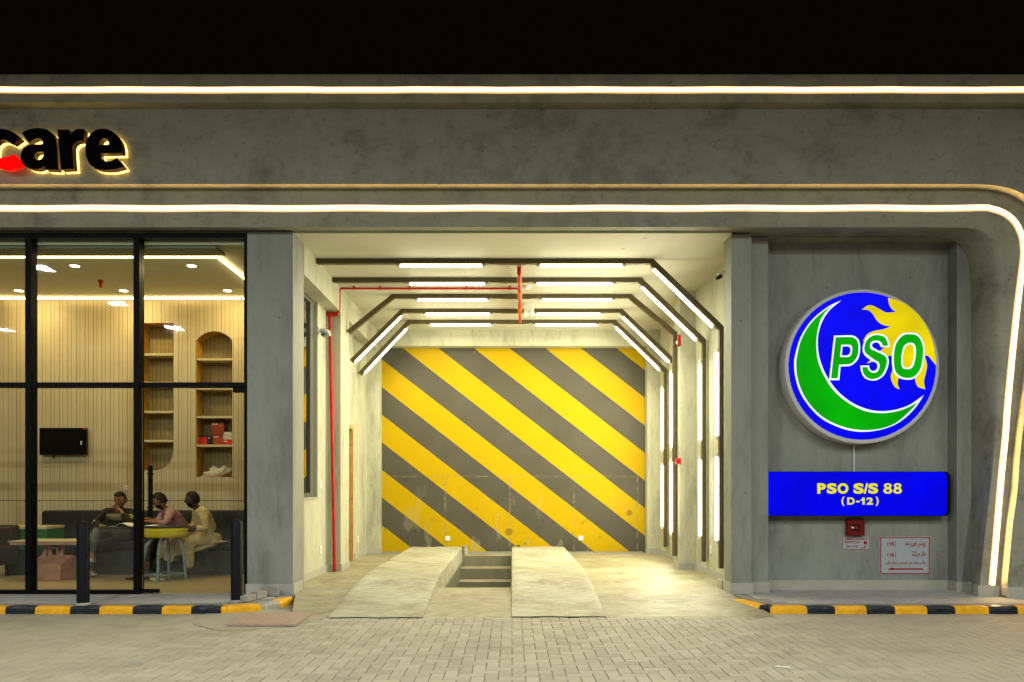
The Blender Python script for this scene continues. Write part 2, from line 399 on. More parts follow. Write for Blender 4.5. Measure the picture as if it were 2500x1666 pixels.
def glass(name, tint=(.93, .95, .92), extra=0.0):
    m = bpy.data.materials.new(name); m.use_nodes = True; nt = m.node_tree; nt.nodes.clear()
    o = nt.nodes.new('ShaderNodeOutputMaterial'); mx = nt.nodes.new('ShaderNodeMixShader')
    t = nt.nodes.new('ShaderNodeBsdfTransparent'); t.inputs[0].default_value = (*tint, 1)
    g = nt.nodes.new('ShaderNodeBsdfGlossy'); g.inputs['Roughness'].default_value = .015; g.inputs[0].default_value = (.95, .97, 1, 1)
    f = nt.nodes.new('ShaderNodeFresnel'); f.inputs[0].default_value = 1.33
    tc = nt.nodes.new('ShaderNodeTexCoord'); n = N(nt, 'ShaderNodeTexNoise', Scale=1.3, Detail=1); nt.links.new(tc.outputs['Object'], n.inputs['Vector'])
    bp = N(nt, 'ShaderNodeBump', Strength=.12, Distance=.02); nt.links.new(n.outputs[0], bp.inputs['Height']); nt.links.new(bp.outputs[0], g.inputs['Normal'])
    fa = math_(nt, 'ADD', f.outputs[0], extra)
    nt.links.new(fa, mx.inputs[0]); nt.links.new(t.outputs[0], mx.inputs[1]); nt.links.new(g.outputs[0], mx.inputs[2]); nt.links.new(mx.outputs[0], o.inputs[0])
    return m
M['glass'] = glass('shop_glass')

def slat_mat():
    m, nt, b = nm('tan_grooved_panel')
    tc = nt.nodes.new('ShaderNodeTexCoord'); n = N(nt, 'ShaderNodeTexNoise', Scale=2, Detail=6); nt.links.new(tc.outputs['Object'], n.inputs['Vector'])
    c = ramp(nt, n.outputs[0], [(.3, (.44, .36, .21)), (.7, (.50, .41, .25))]); nt.links.new(c, b.inputs['Base Color']); b.inputs['Roughness'].default_value = .5
    return m
M['slat'] = slat_mat()
M['groove_shade'] = plain('dark_groove_shade', (.15, .11, .05), .7)
M['niche'] = plain('orange_niche_side', (.5, .27, .04), .5, var=.1)
M['niche_back'] = plain('olive_niche_back', (.30, .235, .10), .6, var=.08)
M['shelf'] = plain('cream_shelf', (.5, .42, .24), .45)
M['room_ceiling'] = plain('olive_white_ceiling', (.78, .79, .6), .7, var=.05)
M['room_floor'] = concrete('beige_room_floor', (.36, .28, .15), dark=.85, light=1.1, rough=.35)
M['room_wall'] = plain('room_side_wall', (.35, .3, .18), .6, var=.05)
M['duct'] = plain('grey_ceiling_grille', (.26, .29, .21), .6)
M['sofa_blk'] = plain('black_sofa_leather', (.014, .013, .012), .45, var=.3)
M['sofa_base'] = plain('slate_sofa_base', (.045, .05, .05), .5, var=.2)
M['green'] = plain('green_crate_plastic', (.006, .11, .025), .4)
M['brown'] = plain('dark_brown_leather', (.025, .014, .006), .4)
M['pink'] = plain('dusty_pink_wood', (.42, .21, .14), .55, var=.2, vscale=10)
M['tyre'] = plain('yellow_painted_rubber', (.62, .5, .01), .5, bump=.5, bscale=50)
M['table_blk'] = plain('dark_table_top', (.03, .028, .026), .3)
M['wrap'] = plain('plastic_wrapped_steel', (.22, .27, .30), .25, .2, var=.35, vscale=25, bump=.8, bscale=70)
M['film'] = plain('crumpled_clear_film', (.55, .5, .38), .2, var=.4, vscale=30, bump=1, bscale=60)
M['paper'] = plain('white_paper', (.7, .7, .66), .7)
M['tv'] = plain('tv_black_glass', (.006, .006, .006), .12)
M['redplastic'] = plain('red_carton', (.5, .02, .01), .45, var=.15)
M['brownred'] = plain('brown_red_carton', (.3, .05, .02), .5, var=.2)

# ================================================================== PAVING AND GROUND
YF, YB = 9.62, 9.78          # fascia plane, inner band plane
def ground():
    mb = MB(); mb.add([(-60, -40, -.008), (60, -40, -.008), (60, 60, -.008), (-60, 60, -.008)], [(0, 1, 2, 3)])
    # leave the pit open
    mb2 = MB()
    xs = [-60, -.97, .02, 60]; ys = [-40, 10.5, 15.6, 60]
    for i in range(3):
        for j in range(3):
            if i == 1 and j == 1: continue
            mb2.add([(xs[i], ys[j], -.008), (xs[i+1], ys[j], -.008), (xs[i+1], ys[j+1], -.008), (xs[i], ys[j+1], -.008)], [(0, 1, 2, 3)])
    tag(mb2.build('ground', M['joint']), kind='structure')
ground()

def apron_left(y):  return -2.62 + .25*max(0, min(1, (9.9-y)/1.1))
def apron_right(y): return 2.66 + .16*max(0, min(1, (9.9-y)/1.1))
def pavers(name, x0, x1, y0, y1, z, mat, unit, keep, inset=.004, depth=.006, dusty=None):
    nx = int((x1-x0)/unit)+2; ny = int((y1-y0)/unit)+2
    vs = []; fs = []; tone = []
    for i in range(-1, nx):
        for j in range(-1, ny):
            c = (i-j) % 4
            if c == 0: w_, h_ = 2, 1
            elif c == 3: w_, h_ = 1, 2
            else: continue
            xa, xb = x0+i*unit, x0+(i+w_)*unit; ya, yb = y0+j*unit, y0+(j+h_)*unit
            xa, xb = max(xa, x0), min(xb, x1); ya, yb = max(ya, y0), min(yb, y1)
            if xb-xa < .02 or yb-ya < .02: continue
            if not keep((xa+xb)/2, (ya+yb)/2, xa, xb, ya, yb): continue
            g = .0025+random.random()*.0015
            xa += g; xb -= g; ya += g; yb -= g
            dz = random.uniform(-.0012, .0012); tx = random.uniform(-.001, .001); ty = random.uniform(-.001, .001)
            d = 0.0 if dusty is None else dusty((xa+xb)/2, (ya+yb)/2)
            zt = z+dz*(1-d)-d*.004
            n = len(vs); b = inset
            for xx, yy, top in ((xa, ya, 0), (xb, ya, 0), (xb, yb, 0), (xa, yb, 0)):
                vs.append((xx, yy, z-depth-.004))
            for xx, yy, sx_, sy_ in ((xa, ya, 0, 0), (xb, ya, 0, 0), (xb, yb, 0, 0), (xa, yb, 0, 0)):
                vs.append((xx, yy, zt-b*.6))
            for xx, yy, sx_, sy_ in ((xa+b, ya+b, -1, -1), (xb-b, ya+b, 1, -1), (xb-b, yb-b, 1, 1), (xa+b, yb-b, -1, 1)):
                vs.append((xx, yy, zt+tx*sx_+ty*sy_))
            for k in range(4):
                k2 = (k+1) % 4
                fs.append((n+k, n+k2, n+4+k2, n+4+k)); fs.append((n+4+k, n+4+k2, n+8+k2, n+8+k))
            fs.append((n+8, n+9, n+10, n+11))
            t = random.random()*(1-d*.8)+d*.4; tone += [t]*12
    me = bpy.data.meshes.new(name); me.from_pydata(vs, [], fs)
    a = me.attributes.new('tone', 'FLOAT', 'POINT'); a.data.foreach_set('value', tone)
    return tag(link(name, me, mat), kind='structure')
def keep_road(cx, cy, xa, xb, ya, yb):
    if cy > 8.76 and apron_left(cy) < cx < apron_right(cy): return False
    return True
pavers('paving', -7.2, 7.2, 5.2, 9.02, 0, M['paver'], .1, keep_road, dusty=lambda x, y: max(0, min(1, (abs(x+.1)-2.6)/1.2)))
# side walks (z .09)
WZ = .09
def sidewalk(x0, x1, y0, y1, poly=None):
    pass
def left_kerb_y(x):
    if x < -3.25: return 9.12
    t = min(1, (x+3.25)/.62); return 9.12 + .78*t*t
def right_kerb_y(x):
    if x > 2.95: return 9.12
    t = min(1, (2.95-x)/.25); return 9.12+.6*t
mb = MB(); mb.prism([(-12, 0), (-2.66, 0), (-2.66, WZ-.008), (-12, WZ-.008)], 9.95, 10.0)
pts = [(-12, 9.1)] + [(-3.25+.62*k/8, left_kerb_y(-3.25+.62*k/8)-.02) for k in range(9)] + [(-2.63, 10.02), (-12, 10.02)]
def slab(name, pts, z0, z1, mat):
    n = len(pts); mb = MB(); mb.add([(x, y, z0) for x, y in pts]+[(x, y, z1) for x, y in pts],
        [tuple(range(n))[::-1], tuple(range(n, 2*n))]+[(i, (i+1) % n, (i+1) % n+n, i+n) for i in range(n)])
    return tag(mb.build(name, mat), kind='structure')
slab('sidewalk', pts, -.005, WZ-.006, M['walk_joint'])
ptsr = [(12, 9.1), (2.95, 9.1), (2.82, 9.3), (2.72, 9.62), (2.70, 10.02), (2.95, 10.5), (12, 10.5)]
slab('sidewalk', ptsr, -.005, WZ-.006, M['walk_joint'])
pavers('sidewalk_paving', -7.2, -2.66, 9.2, 9.94, WZ, M['walk'], .125, lambda cx, cy, xa, xb, ya, yb: ya > left_kerb_y(xb)+.07, dusty=lambda x, y: .6)
pavers('sidewalk_paving', 2.86, 7.2, 9.2, 10.4, WZ, M['walk'], .125, lambda cx, cy, xa, xb, ya, yb: ya > right_kerb_y(xa)+.07, dusty=lambda x, y: .6)

# ------------------------------------------------------------------ kerbs
def kerb(name, label, path, yz):
    """path: list of ((x,y),(x,y),material key) blocks, outward normal to -y side"""
    root = thing(name, label, 'kerb', (path[0][0][0], path[0][0][1], 0))
    for (a, b2, mk) in path:
        a = Vector((*a, 0)); b2 = Vector((*b2, 0)); d = (b2-a).normalized(); n = Vector((-d.y, d.x, 0))   # inward
        g = .004
        a2 = a + d*g; c2 = b2 - d*g
        prof = [(0, -.02), (.006, yz*.62), (.022, yz), (.12, yz+.004), (.12, -.02)]
        mb = MB(); vs = []
        L = (c2-a2).length; ns = 5
        for i in range(ns+1):
            p = a2 + d*L*i/ns
            e = .010 if i in (0, ns) else 0
            for (o_, z_) in prof:
                zz = z_ - (e*.6 if z_ > 0 else 0)+(random.uniform(-.002, .002) if z_ > 0 else 0)
                oo = o_ + (e*.5 if o_ < .1 else 0)
                vs.append((p + n*oo + Vector((0, 0, zz))))
        k = len(prof); fs = []
        for i in range(ns):
            for j in range(k): fs.append((i*k+j, i*k+(j+1) % k, (i+1)*k+(j+1) % k, (i+1)*k+j))
        fs.append(tuple(range(k))); fs.append(tuple(ns*k+j for j in range(k))[::-1]); mb.add(vs, fs)
        lab = {'kyel': 'yellow painted kerb block', 'kblk': 'black painted kerb block', 'kgry': 'worn grey kerb block with paint rubbed off'}[mk]
        mb.build('kerb_block', M[mk], root, smooth=False, label=lab)
    return root
def xk(px): return (px-1250)*9.0/F
cuts = [-230, -150, -75, 12, 83, 170, 240, 323, 393, 466, 539]
mats = ['kyel', 'kblk', 'kyel', 'kblk', 'kyel', 'kblk', 'kyel', 'kblk', 'kyel', 'kblk']
path = [((xk(cuts[i]), 9.0), (xk(cuts[i+1]), 9.0), mats[(i+1) % 2 and 0] if False else ('kyel' if i % 2 == 0 else 'kblk')) for i in range(len(cuts)-1)]
path = [(a, b2, 'kyel' if k % 2 == 0 else 'kblk') for k, (a, b2, _) in enumerate(path)]
path += [((xk(539), 9.0), (-2.80, 9.17), 'kyel'), ((-2.80, 9.17), (-2.665, 9.46), 'kgry'), ((-2.665, 9.46), (-2.62, 9.86), 'kyel')]
kerb('kerb', 'yellow and black kerb curving in front of the shop window', path, .078)
cr = [1880, 1972.6, 2039, 2118, 2186, 2266, 2333, 2417, 2486, 2570, 2640, 2720, 2790]
path = [((2.56, 9.62), (2.74, 9.12), 'kyel'), ((2.74, 9.12), (xk(1880), 9.0), 'kblk')]
path += [((xk(cr[i]), 9.0), (xk(cr[i+1]), 9.0), 'kyel' if i % 2 == 0 else 'kblk') for i in range(len(cr)-1)]
kerb('kerb', 'yellow and black kerb below the round and blue signs', path, .078)

# ------------------------------------------------------------------ bay floor, apron, pit
PX0, PX1, PY0, PY1 = -.95, 0.0, 10.62, 15.54
def floor_z(y):
    if y < 8.78: return .002
    if y < 9.9: return .002+(WZ-.002)*((y-8.78)/1.12)**.8
    return WZ
def floor():
    mb = MB()
    ysl = [8.72, 8.78, 8.9, 9.05, 9.2, 9.4, 9.6, 9.9]
    def strip(xa_f, xb_f, ys, nx=6):
        vs = []; fs = []
        for y in ys:
            for i in range(nx+1):
                a, b2 = xa_f(y), xb_f(y); vs.append((a+(b2-a)*i/nx, y + (.05*math.sin(i*1.7)*math.sin(i*.6+1) if y == 8.72 else 0), floor_z(y) if y > 8.73 else -.01))
        for j in range(len(ys)-1):
            for i in range(nx): n = j*(nx+1)+i; fs.append((n, n+1, n+nx+2, n+nx+1))
        mb.add(vs, fs)
    strip(apron_left, apron_right, ysl, 30)
    strip(lambda y: -2.86 if y > 10.3 else -2.69, lambda y: PX0, [9.9, 10.3, 10.31, 16.35])
    strip(lambda y: PX1, lambda y: 2.9 if y > 10.3 else 2.69, [9.9, 10.3, 10.31, 16.35])
    strip(lambda y: PX0, lambda y: PX1, [9.9, PY0]); strip(lambda y: PX0, lambda y: PX1, [PY1, 16.35])
    tag(mb.build('bay_floor', M['ramp']), kind='structure')
    # pit
    mb = MB(); zb = -1.3
    mb.add([(PX0, PY0, WZ), (PX0, PY1, WZ), (PX0, PY1, zb), (PX0, PY0, zb)], [(0, 1, 2, 3)])
    mb.add([(PX1, PY0, WZ), (PX1, PY1, WZ), (PX1, PY1, zb), (PX1, PY0, zb)], [(0, 1, 2, 3)])
    mb.add([(PX0, PY0, WZ), (PX1, PY0, WZ), (PX1, PY0, zb), (PX0, PY0, zb)], [(0, 1, 2, 3)])
    mb.add([(PX0, PY0, zb), (PX1, PY0, zb), (PX1, PY1, zb), (PX0, PY1, zb)], [(0, 1, 2, 3)])
    tag(mb.build('inspection_pit', M['pit'], recalc=False), kind='structure')
    mb = MB(); mt = MB()
    st = [(15.54, WZ, -.104), (15.07, -.104, -.30), (14.67, -.30, -.5), (14.27, -.5, -.7), (13.87, -.7, -.9), (13.47, -.9, -1.1), (13.07, -1.1, -1.3)]
    for i, (y, zt, zl) in enumerate(st):
        mb.add([(PX0+.001, y, zt-.002), (PX1-.001, y, zt-.002), (PX1-.001, y, zl), (PX0+.001, y, zl)], [(0, 3, 2, 1)])
        if i < len(st)-1:
            y2 = st[i+1][0]; mt.add([(PX0+.001, y, zl), (PX1-.001, y, zl), (PX1-.001, y2, zl), (PX0+.001, y2, zl)], [(0, 1, 2, 3)])
    tag(mb.build('pit_steps', M['pit'], recalc=False), kind='structure')
    tag(mt.build('pit_treads', M['ramp'], recalc=False), kind='structure')
floor()
# cement patch round the slab
mb = MB(); n = 28; c0 = (-2.68, 8.66); vs = []
for k in range(n):
    t = 2*math.pi*k/n; q = .68+.05*math.sin(3*t)+.03*math.sin(7*t+1)
    vs.append((c0[0]+q*math.cos(t)*1.0, c0[1]+q*math.sin(t)*1.02, .0024))
mb.add(vs, [tuple(range(n))]); tag(mb.build('cement_patch', M['dust']), kind='structure')
q = [P(557.6, 1522.5, 1.35*F/330.5), P(721, 1523.5, 1.35*F/331.5), P(762, 1496, 1.35*F/304), P(595, 1496, 1.35*F/304)]
mb = MB(); mb.add([(v.x, v.y, .006) for v in q]+[(v.x, v.y, .03) for v in q], [(3, 2, 1, 0), (4, 5, 6, 7), (0, 1, 5, 4), (1, 2, 6, 5), (2, 3, 7, 6), (3, 0, 4, 7)])
tag(mb.build('stone_slab', M['mat'], bevel=.003), 'thin pink stone slab lying on the paving left of the ramps', 'slab')

# wheel ramps
def wheel_ramp(label, x0, x1, y_front, lflare, rflare):
    root = thing('wheel_ramp', label, 'ramp', ((x0+x1)/2, y_front, 0))
    from mathutils import noise as _n
    prof = [(y_front, .012), (y_front+.25, .045), (y_front+.7, .11), (y_front+1.2, .165), (y_front+1.7, .212), (y_front+2.1, .243), (y_front+2.4, .256), (12, .256), (14, .256), (15.7, .256)]
    vs = []; nx = 22
    dense = []
    for (ya, za), (yb, zb) in zip(prof[:-1], prof[1:]):
        m_ = max(1, int((yb-ya)/.09))
        for q_ in range(m_): dense.append((ya+(yb-ya)*q_/m_, za+(zb-za)*q_/m_))
    dense.append(prof[-1])
    # round the profile a little
    for _ in range(3): dense = [dense[0]]+[(dense[i][0], (dense[i-1][1]+dense[i][1]*2+dense[i+1][1])/4) for i in range(1, len(dense)-1)]+[dense[-1]]
    prof = dense
    def wav(x, y): return .010*_n.noise(Vector((x*2.2, y*1.6, 3)))+.005*_n.noise(Vector((x*9, y*7, 1)))
    def edge(y, s_): return .008*_n.noise(Vector((s_*7, y*2.5, 0)))+.005*_n.noise(Vector((s_*3, y*9, 5)))
    for y, z in prof:
        vs.append((x0+edge(y, 1)-.012, y, -.01)); 
        for i in range(nx+1):
            e = .012 if i in (0, nx) else 0
            u_ = i/nx; xx = x0+edge(y, 1)*(1-u_)+(x1-x0)*u_+edge(y, 2)*u_
            yy = y+(.03*_n.noise(Vector((xx*4, 0, 9)))+.01*_n.noise(Vector((xx*15, 0, 9))) if y == y_front else 0)
            vs.append((xx, yy, max(.008, z-e*min(1, z/.1)+wav(xx, y)*min(1, z/.05))))
        vs.append((x1+edge(y, 2)+.012, y, -.01))
    k = nx+3; fs = []
    for j in range(len(prof)-1):
        for i in range(k-1): fs.append((j*k+i, j*k+i+1, (j+1)*k+i+1, (j+1)*k+i))
    j = len(prof)-1; fs.append(tuple(j*k+i for i in range(k)))
    mb = MB(); mb.add(vs, fs); o = mb.build('ramp_body', M['wramp'], root, smooth=True)
    return root
wheel_ramp('raised concrete wheel ramp on the left of the inspection pit', -1.95, -.95, 8.68, 0, 0)
wheel_ramp('raised concrete wheel ramp on the right of the inspection pit', 0.0, 1.0, 8.74, 0, 0)

# drain grate & pipe stub
mb = MB()
for yb in (16.05, 16.30): mb.box(-2.55, 2.6, yb-.012, yb+.012, WZ, WZ+.03)
x = -2.5
while x < 2.58: mb.box(x, x+.03, 16.062, 16.288, WZ+.006, WZ+.03); x += .075
tag(mb.build('drain_grate', M['grate']), 'metal drain grate along the foot of the striped wall', 'drain grate')
a = P(1135, 1357, 15.6)
tag(MB().tube([(a.x, 15.64, WZ), (a.x, 15.64, Z(1333, 15.64))], .055, 16).build('pipe_stub', M['pipe_stub'], smooth=True), 'short grey standing pipe at the far end of the pit', 'pipe')
a = P(1266, 1333, 15.9)
tag(MB().tube([(a.x, 15.9, WZ), (a.x, 15.9, Z(1331.5, 15.9))], .035, 12).build('pipe_stub', M['black2'], smooth=True), 'dark pipe end peeping over the right ramp', 'pipe')

# ================================================================== BUILDING
B = thing('station_building', 'grey cement service station building with open striped car bay', 'building', (0, 9.95, 0))
# --- facade outline curves (photo pixels)
outer = [(-260, 450), (400, 450), (1000, 450), (1600, 450), (2100, 450), (2340, 450), (2396, 450.5), (2446, 456), (2494, 472), (2530, 502), (2549, 545), (2552, 610), (2540, 740), (2518, 900), (2493, 1086), (2484, 1199), (2472, 1288), (2457, 1456)]
inner = [(-260, 555), (400, 555), (1000, 555), (1600, 555), (2100, 555), (2300, 555.5), (2350, 556.5), (2392, 562), (2424, 578), (2444, 606), (2452, 650), (2453, 720), (2446, 900), (2430, 1080), (2417, 1199), (2407, 1288), (2389, 1458)]
backp = [(-260, 577), (400, 577), (1000, 577), (1600, 577), (2050, 577), (2230, 577.5), (2275, 578.5), (2312, 583), (2340, 596), (2358, 618), (2367, 655), (2371, 720), (2372, 900), (2372, 1080), (2372, 1199), (2372, 1288), (2372, 1456)]
def dens(path, n=6): return spline(path, n, closed=False)
O = [P(x, y, YF) for x, y in dens(outer)]
I = [P(x, y, YB) for x, y in dens(inner)]
YR = 10.2
Bk = [P(x, y, YR) for x, y in dens(backp)]
O[-1].z = I[-1].z = Bk[-1].z = WZ-.02
zpar0, zpar1 = Z(250, 9.47), Z(181, 9.47)
# fascia (outer plane)
poly = [(p.x, p.z) for p in O] + [(9.5, WZ-.02), (9.5, zpar0-.001), (O[0].x, zpar0-.001)]
def poly_panel(name, poly, y0, y1, mat, parent):
    me = curve_mesh([poly], y1-y0); me.transform(Matrix.Translation((0, (y0+y1)/2, 0)) @ FRONT)
    return link(name, me, mat, parent)
poly_panel('fascia', poly, YF, YF+.17, M['cement'], B)
# band 2 (inner plane)
O2 = [Vector((p.x+.02, YB, p.z+.02)) for p in O]
poly = [(p.x, p.z) for p in I] + [(p.x, p.z) for p in reversed([Vector((p.x+(.05 if i > 40 else 0), 0, p.z+.05)) for i, p in enumerate(O)])]
poly_panel('portal_band', poly, YB, YB+.1, M['cement'], B)
n_ = len(I); mid = []
rows = []
for k in range(11):
    t = k/10*math.pi/2
    rows.append([Vector((I[i].x+(Bk[i].x-I[i].x)*math.sin(t), YB+(YR-YB)*(1-math.cos(t)), I[i].z+(Bk[i].z-I[i].z)*math.sin(t))) for i in range(n_)])
mb = MB()
vs = [p for r_ in rows for p in r_]; mb.add(vs, [(a*n_+i, a*n_+i+1, (a+1)*n_+i+1, (a+1)*n_+i) for a in range(10) for i in range(n_-1)])
mb.build('portal_reveal', M['cement'], B, smooth=True)
# parapet band
MB().box(-13, 9.5, 9.47, 9.9, zpar0, zpar1).build('parapet', M['cement'], B, bevel=.012)
MB().box(-13, 9.5, 9.9, 17.2, zpar0-.3, zpar1-.15).build('roof_slab', M['cement'], B)

# ceilings
ZC = 4.5
MB().box(-13, 9.5, 10.19, 10.45, ZC-.003, ZC+.3).build('soffit', M['cement'], B)
MB().box(-2.657, 2.688, 10.0, 10.46, ZC-.01, ZC+.29).build('bay_ceiling', M['ceiling'], B)
MB().box(-3.1, 3.3, 10.46, 16.7, ZC-.009, ZC+.3).build('bay_ceiling', M['ceiling'], B)
# left pier
LX0, LX1 = X(603, 9.95), -2.66
def pier(x0, x1, y0, y1, z1=ZC-.003, mat='cement_v', sk=True, base=WZ-.02):
    MB().box(x0, x1, y0, y1, base, z1).build('pier', M[mat], B, bevel=.006)
    if sk: MB().box(x0-.014, x1+.014, y0-.014, min(y1, y0+.42), base, WZ+.125).build('skirting', M['tile'], B, bevel=.003)
pier(LX0, LX1, 9.95, 10.47)
# right piers
pier(2.69, X(1835, 10.05), 10.05, 10.37)
pier(X(1835, 10.05)+.002, X(1876, 10.17), 10.17, 10.42)
SX0, SX1 = X(1876, 10.17)+.002, X(2314, 10.42)
MB().box(SX0, SX1+.4, 10.42, 10.7, WZ-.02, ZC-.003).build('sign_wall', M['cement_v'], B)
MB().box(SX0, SX1-.002, 10.404, 10.42, WZ-.02, WZ+.12).build('skirting', M['tile'], B, bevel=.002)
pier(SX1, X(2372, 10.2)+.3, 10.205, 10.418)
# block behind the leg
MB().box(X(2372, 10.2)+.302, 9.5, 9.92, 10.7, WZ-.02, ZC-.003).build('side_wall', M['cement'], B)
# leg skirtings
MB().box(X(2389, YB)-.012, X(2444, YB)-.01, YB-.014, YB+.1, WZ-.02, WZ+.13).build('skirting', M['tile'], B, bevel=.002)
MB().box(X(2460, YF)-.012, 9.5, YF-.014, YF+.1, WZ-.02, WZ+.13).build('skirting', M['tile'], B, bevel=.002)

# --- bay walls
def wall_boxes(name, boxes, mat='bay_cement', bev=0, parent=None):
    for bx in boxes: MB().box(*bx).build(name, M[mat], parent or B, bevel=bev)
wall_boxes('bay_wall', [(-3.1, -2.86, 10.47, 12.7, WZ-.02, 1.25), (-3.1, -2.86, 12.05, 12.7, 1.25, 4.11), (-3.1, -2.86, 13.35, 13.75, WZ-.02, 4.11), (-3.1, -2.86, 14.75, 16.1, WZ-.02, 4.11), (-3.1, -2.86, 13.75, 14.75, 2.5, 4.11)])
wall_boxes('beam', [(-3.1, -2.655, 10.47, 12.70, 4.11, ZC)])
wall_boxes('beam', [(-3.1, -2.655, 13.35, 16.1, 4.11, ZC)])
wall_boxes('column', [(-3.1, -2.655, 12.70, 13.35, WZ-.02, ZC)], bev=.005)
wall_boxes('column', [(-3.1, -2.60, 16.1, 16.36, WZ-.02, ZC)])
wall_boxes('bay_wall', [(2.9, 3.15, 10.37, 12.95, WZ-.02, ZC), (2.9, 3.15, 13.35, 16.1, WZ-.02, ZC)])
wall_boxes('column', [(2.65, 3.15, 12.95, 13.35, WZ-.02, ZC)], bev=.005)
wall_boxes('column', [(2.66, 3.15, 16.1, 16.36, WZ-.02, ZC)])
wall_boxes('beam', [(-2.60, 2.66, 16.1, 16.36, Z(845, 16.1), ZC)])
MB().box(-2.7, 2.75, 16.362, 16.6, WZ-.02, ZC).build('striped_wall', M['stripes'], B)
# skirtings in the bay
mb = MB()
for bx in ((-2.862, -2.845, 10.9, 12.69), (-2.66, -2.64, 12.69, 13.36), (-2.86, -2.642, 12.684, 12.70), (-2.862, -2.845, 13.36, 13.75), (-2.862, -2.845, 14.82, 16.09), (-2.86, -2.585, 16.085, 16.1),
           (2.885, 2.902, 10.6, 12.94), (2.634, 2.65, 12.94, 13.36), (2.636, 2.9, 12.934, 12.95), (2.885, 2.902, 13.36, 16.09), (2.645, 2.9, 16.085, 16.1), (2.67, 2.69, 10.44, 10.37+.3)):
    MB().box(bx[0], bx[1], bx[2], bx[3], WZ-.01, WZ+.11).build('skirting', M['tile'], B)
# bay window
fr = MB()
for bx in ((-2.95, -2.885, 10.47, 12.05, 1.25, 1.31), (-2.95, -2.885, 10.47, 12.05, 4.04, 4.11), (-2.95, -2.885, 11.72, 11.9, 1.31, 4.04), (-2.95, -2.91, 11.9, 12.05, 1.31, 4.04), (-2.95, -2.885, 10.47, 10.53, 1.31, 4.04)): fr.box(*bx)
bw = fr.build('bay_window', plain('grey_window_frame', (.10, .10, .08), .5), B)
MB().box(-2.922, -2.914, 10.53, 11.72, 1.31, 4.04).build('window_pane', glass('bay_window_glass', extra=.28, tint=(.9, .9, .85)), bw)
MB().box(-2.885, -2.845, 10.48, 12.07, 1.225, 1.25).build('window_sill', M['tile'], B)
# service door
dr = MB(); dr.box(-3.0, -2.85, 13.752, 13.82, WZ, 2.498); dr.box(-3.0, -2.85, 14.68, 14.748, WZ, 2.498); dr.box(-3.0, -2.85, 13.82, 14.68, 2.43, 2.498)
dfr = dr.build('service_door', M['wood_lt'], B)
MB().box(-2.97, -2.925, 13.825, 14.675, WZ+.01, 2.425).build('door_leaf', M['wood'], dfr, bevel=.003)
MB().tube([(-2.925, 13.9, 1.1), (-2.88, 13.9, 1.1), (-2.88, 14.02, 1.1)], .01, 8).build('door_handle', M['steel'], dfr)

# --- glazed shop front
YG = 9.98
Zt, Zb = Z(570, 9.95), Z(1451, 9.95)
xm = [X(70, 9.95), X(334, 9.95), X(600, 9.95)]
fm = MB()
fr_top, fr_bot = Zt, Zb
fm.box(-13, LX0-.002, 9.94, 10.06, fr_top-.055, fr_top)
Ztr = Z(940, 9.95)
xs_m = [xm[0]-2*1.32, xm[0]-1.32] + xm[:2]
for xx in xs_m: fm.box(xx-.036, xx+.036, 9.935, 10.075, fr_bot, fr_top-.055)
fm.box(LX0-.034, LX0-.002, 9.94, 10.06, fr_bot, fr_top-.055)
edges = [-13] + xs_m + [LX0-.034]
for i in range(len(edges)-1):
    a_, b_ = edges[i]+(.036 if i else 0), edges[i+1]-(.036 if i < len(edges)-2 else 0)
    fm.box(a_, b_, 9.945, 10.055, Ztr-.03, Ztr+.03)
    if i < len(edges)-2: fm.box(a_, b_, 9.945, 10.055, fr_bot, fr_bot+.045)
shop = fm.build('shopfront_frame', M['black'], B, bevel=.002)
for i in range(len(edges)-1):
    a_, b_ = edges[i]+(.036 if i else 0), edges[i+1]-(.036 if i < len(edges)-2 else 0)
    MB().box(a_, b_, 9.992, 10.0, Ztr+.03, fr_top-.055).build('pane', M['glass'], shop)
    if i < len(edges)-2: MB().box(a_, b_, 9.992, 10.0, fr_bot+.045, Ztr-.03).build('pane', M['glass'], shop)
MB().box(-13, LX0, 9.95, 10.1, ZC-.09, ZC-.002).build('window_head', M['cement'], B) if False else None
mb = MB().box(-13, LX0-.002, 9.96, 10.19, fr_top, ZC-.003); mb.build('window_head', M['cement'], B)
mb = MB().box(-13, LX0-.002, 9.9, 10.1, WZ-.02, fr_bot-.001); mb.build('threshold', M['tile'], B)
# glass door leaf in the right-hand pane
dl = MB().box(xm[1]+.05, LX0-.045, 9.988, 10.0, fr_bot+.012, Ztr-.035).build('glass_door', M['glass'], B)
MB().box(X(335, 9.95), X(384, 9.95), 9.965, 10.025, fr_bot+.012, fr_bot+.055).build('door_patch', M['black'], dl)
MB().box(X(567, 9.95), X(597, 9.95), 9.965, 10.025, Z(958, 9.95), Ztr-.034).build('door_patch', M['black'], dl)
hd = MB()
for hx in (357.5, 369.5): hd.box(X(hx-3.6, 9.95), X(hx+3.6, 9.95), 9.90 if hx > 360 else 10.06, 9.93 if hx > 360 else 10.09, Z(1262, 9.95), Z(1137, 9.95))
for hz in (1157, 1240): hd.tube([(X(364, 9.95), 9.91, Z(hz, 9.95)), (X(364, 9.95), 10.08, Z(hz, 9.95))], .009, 8)
hd.build('door_handle', M['black'], dl)

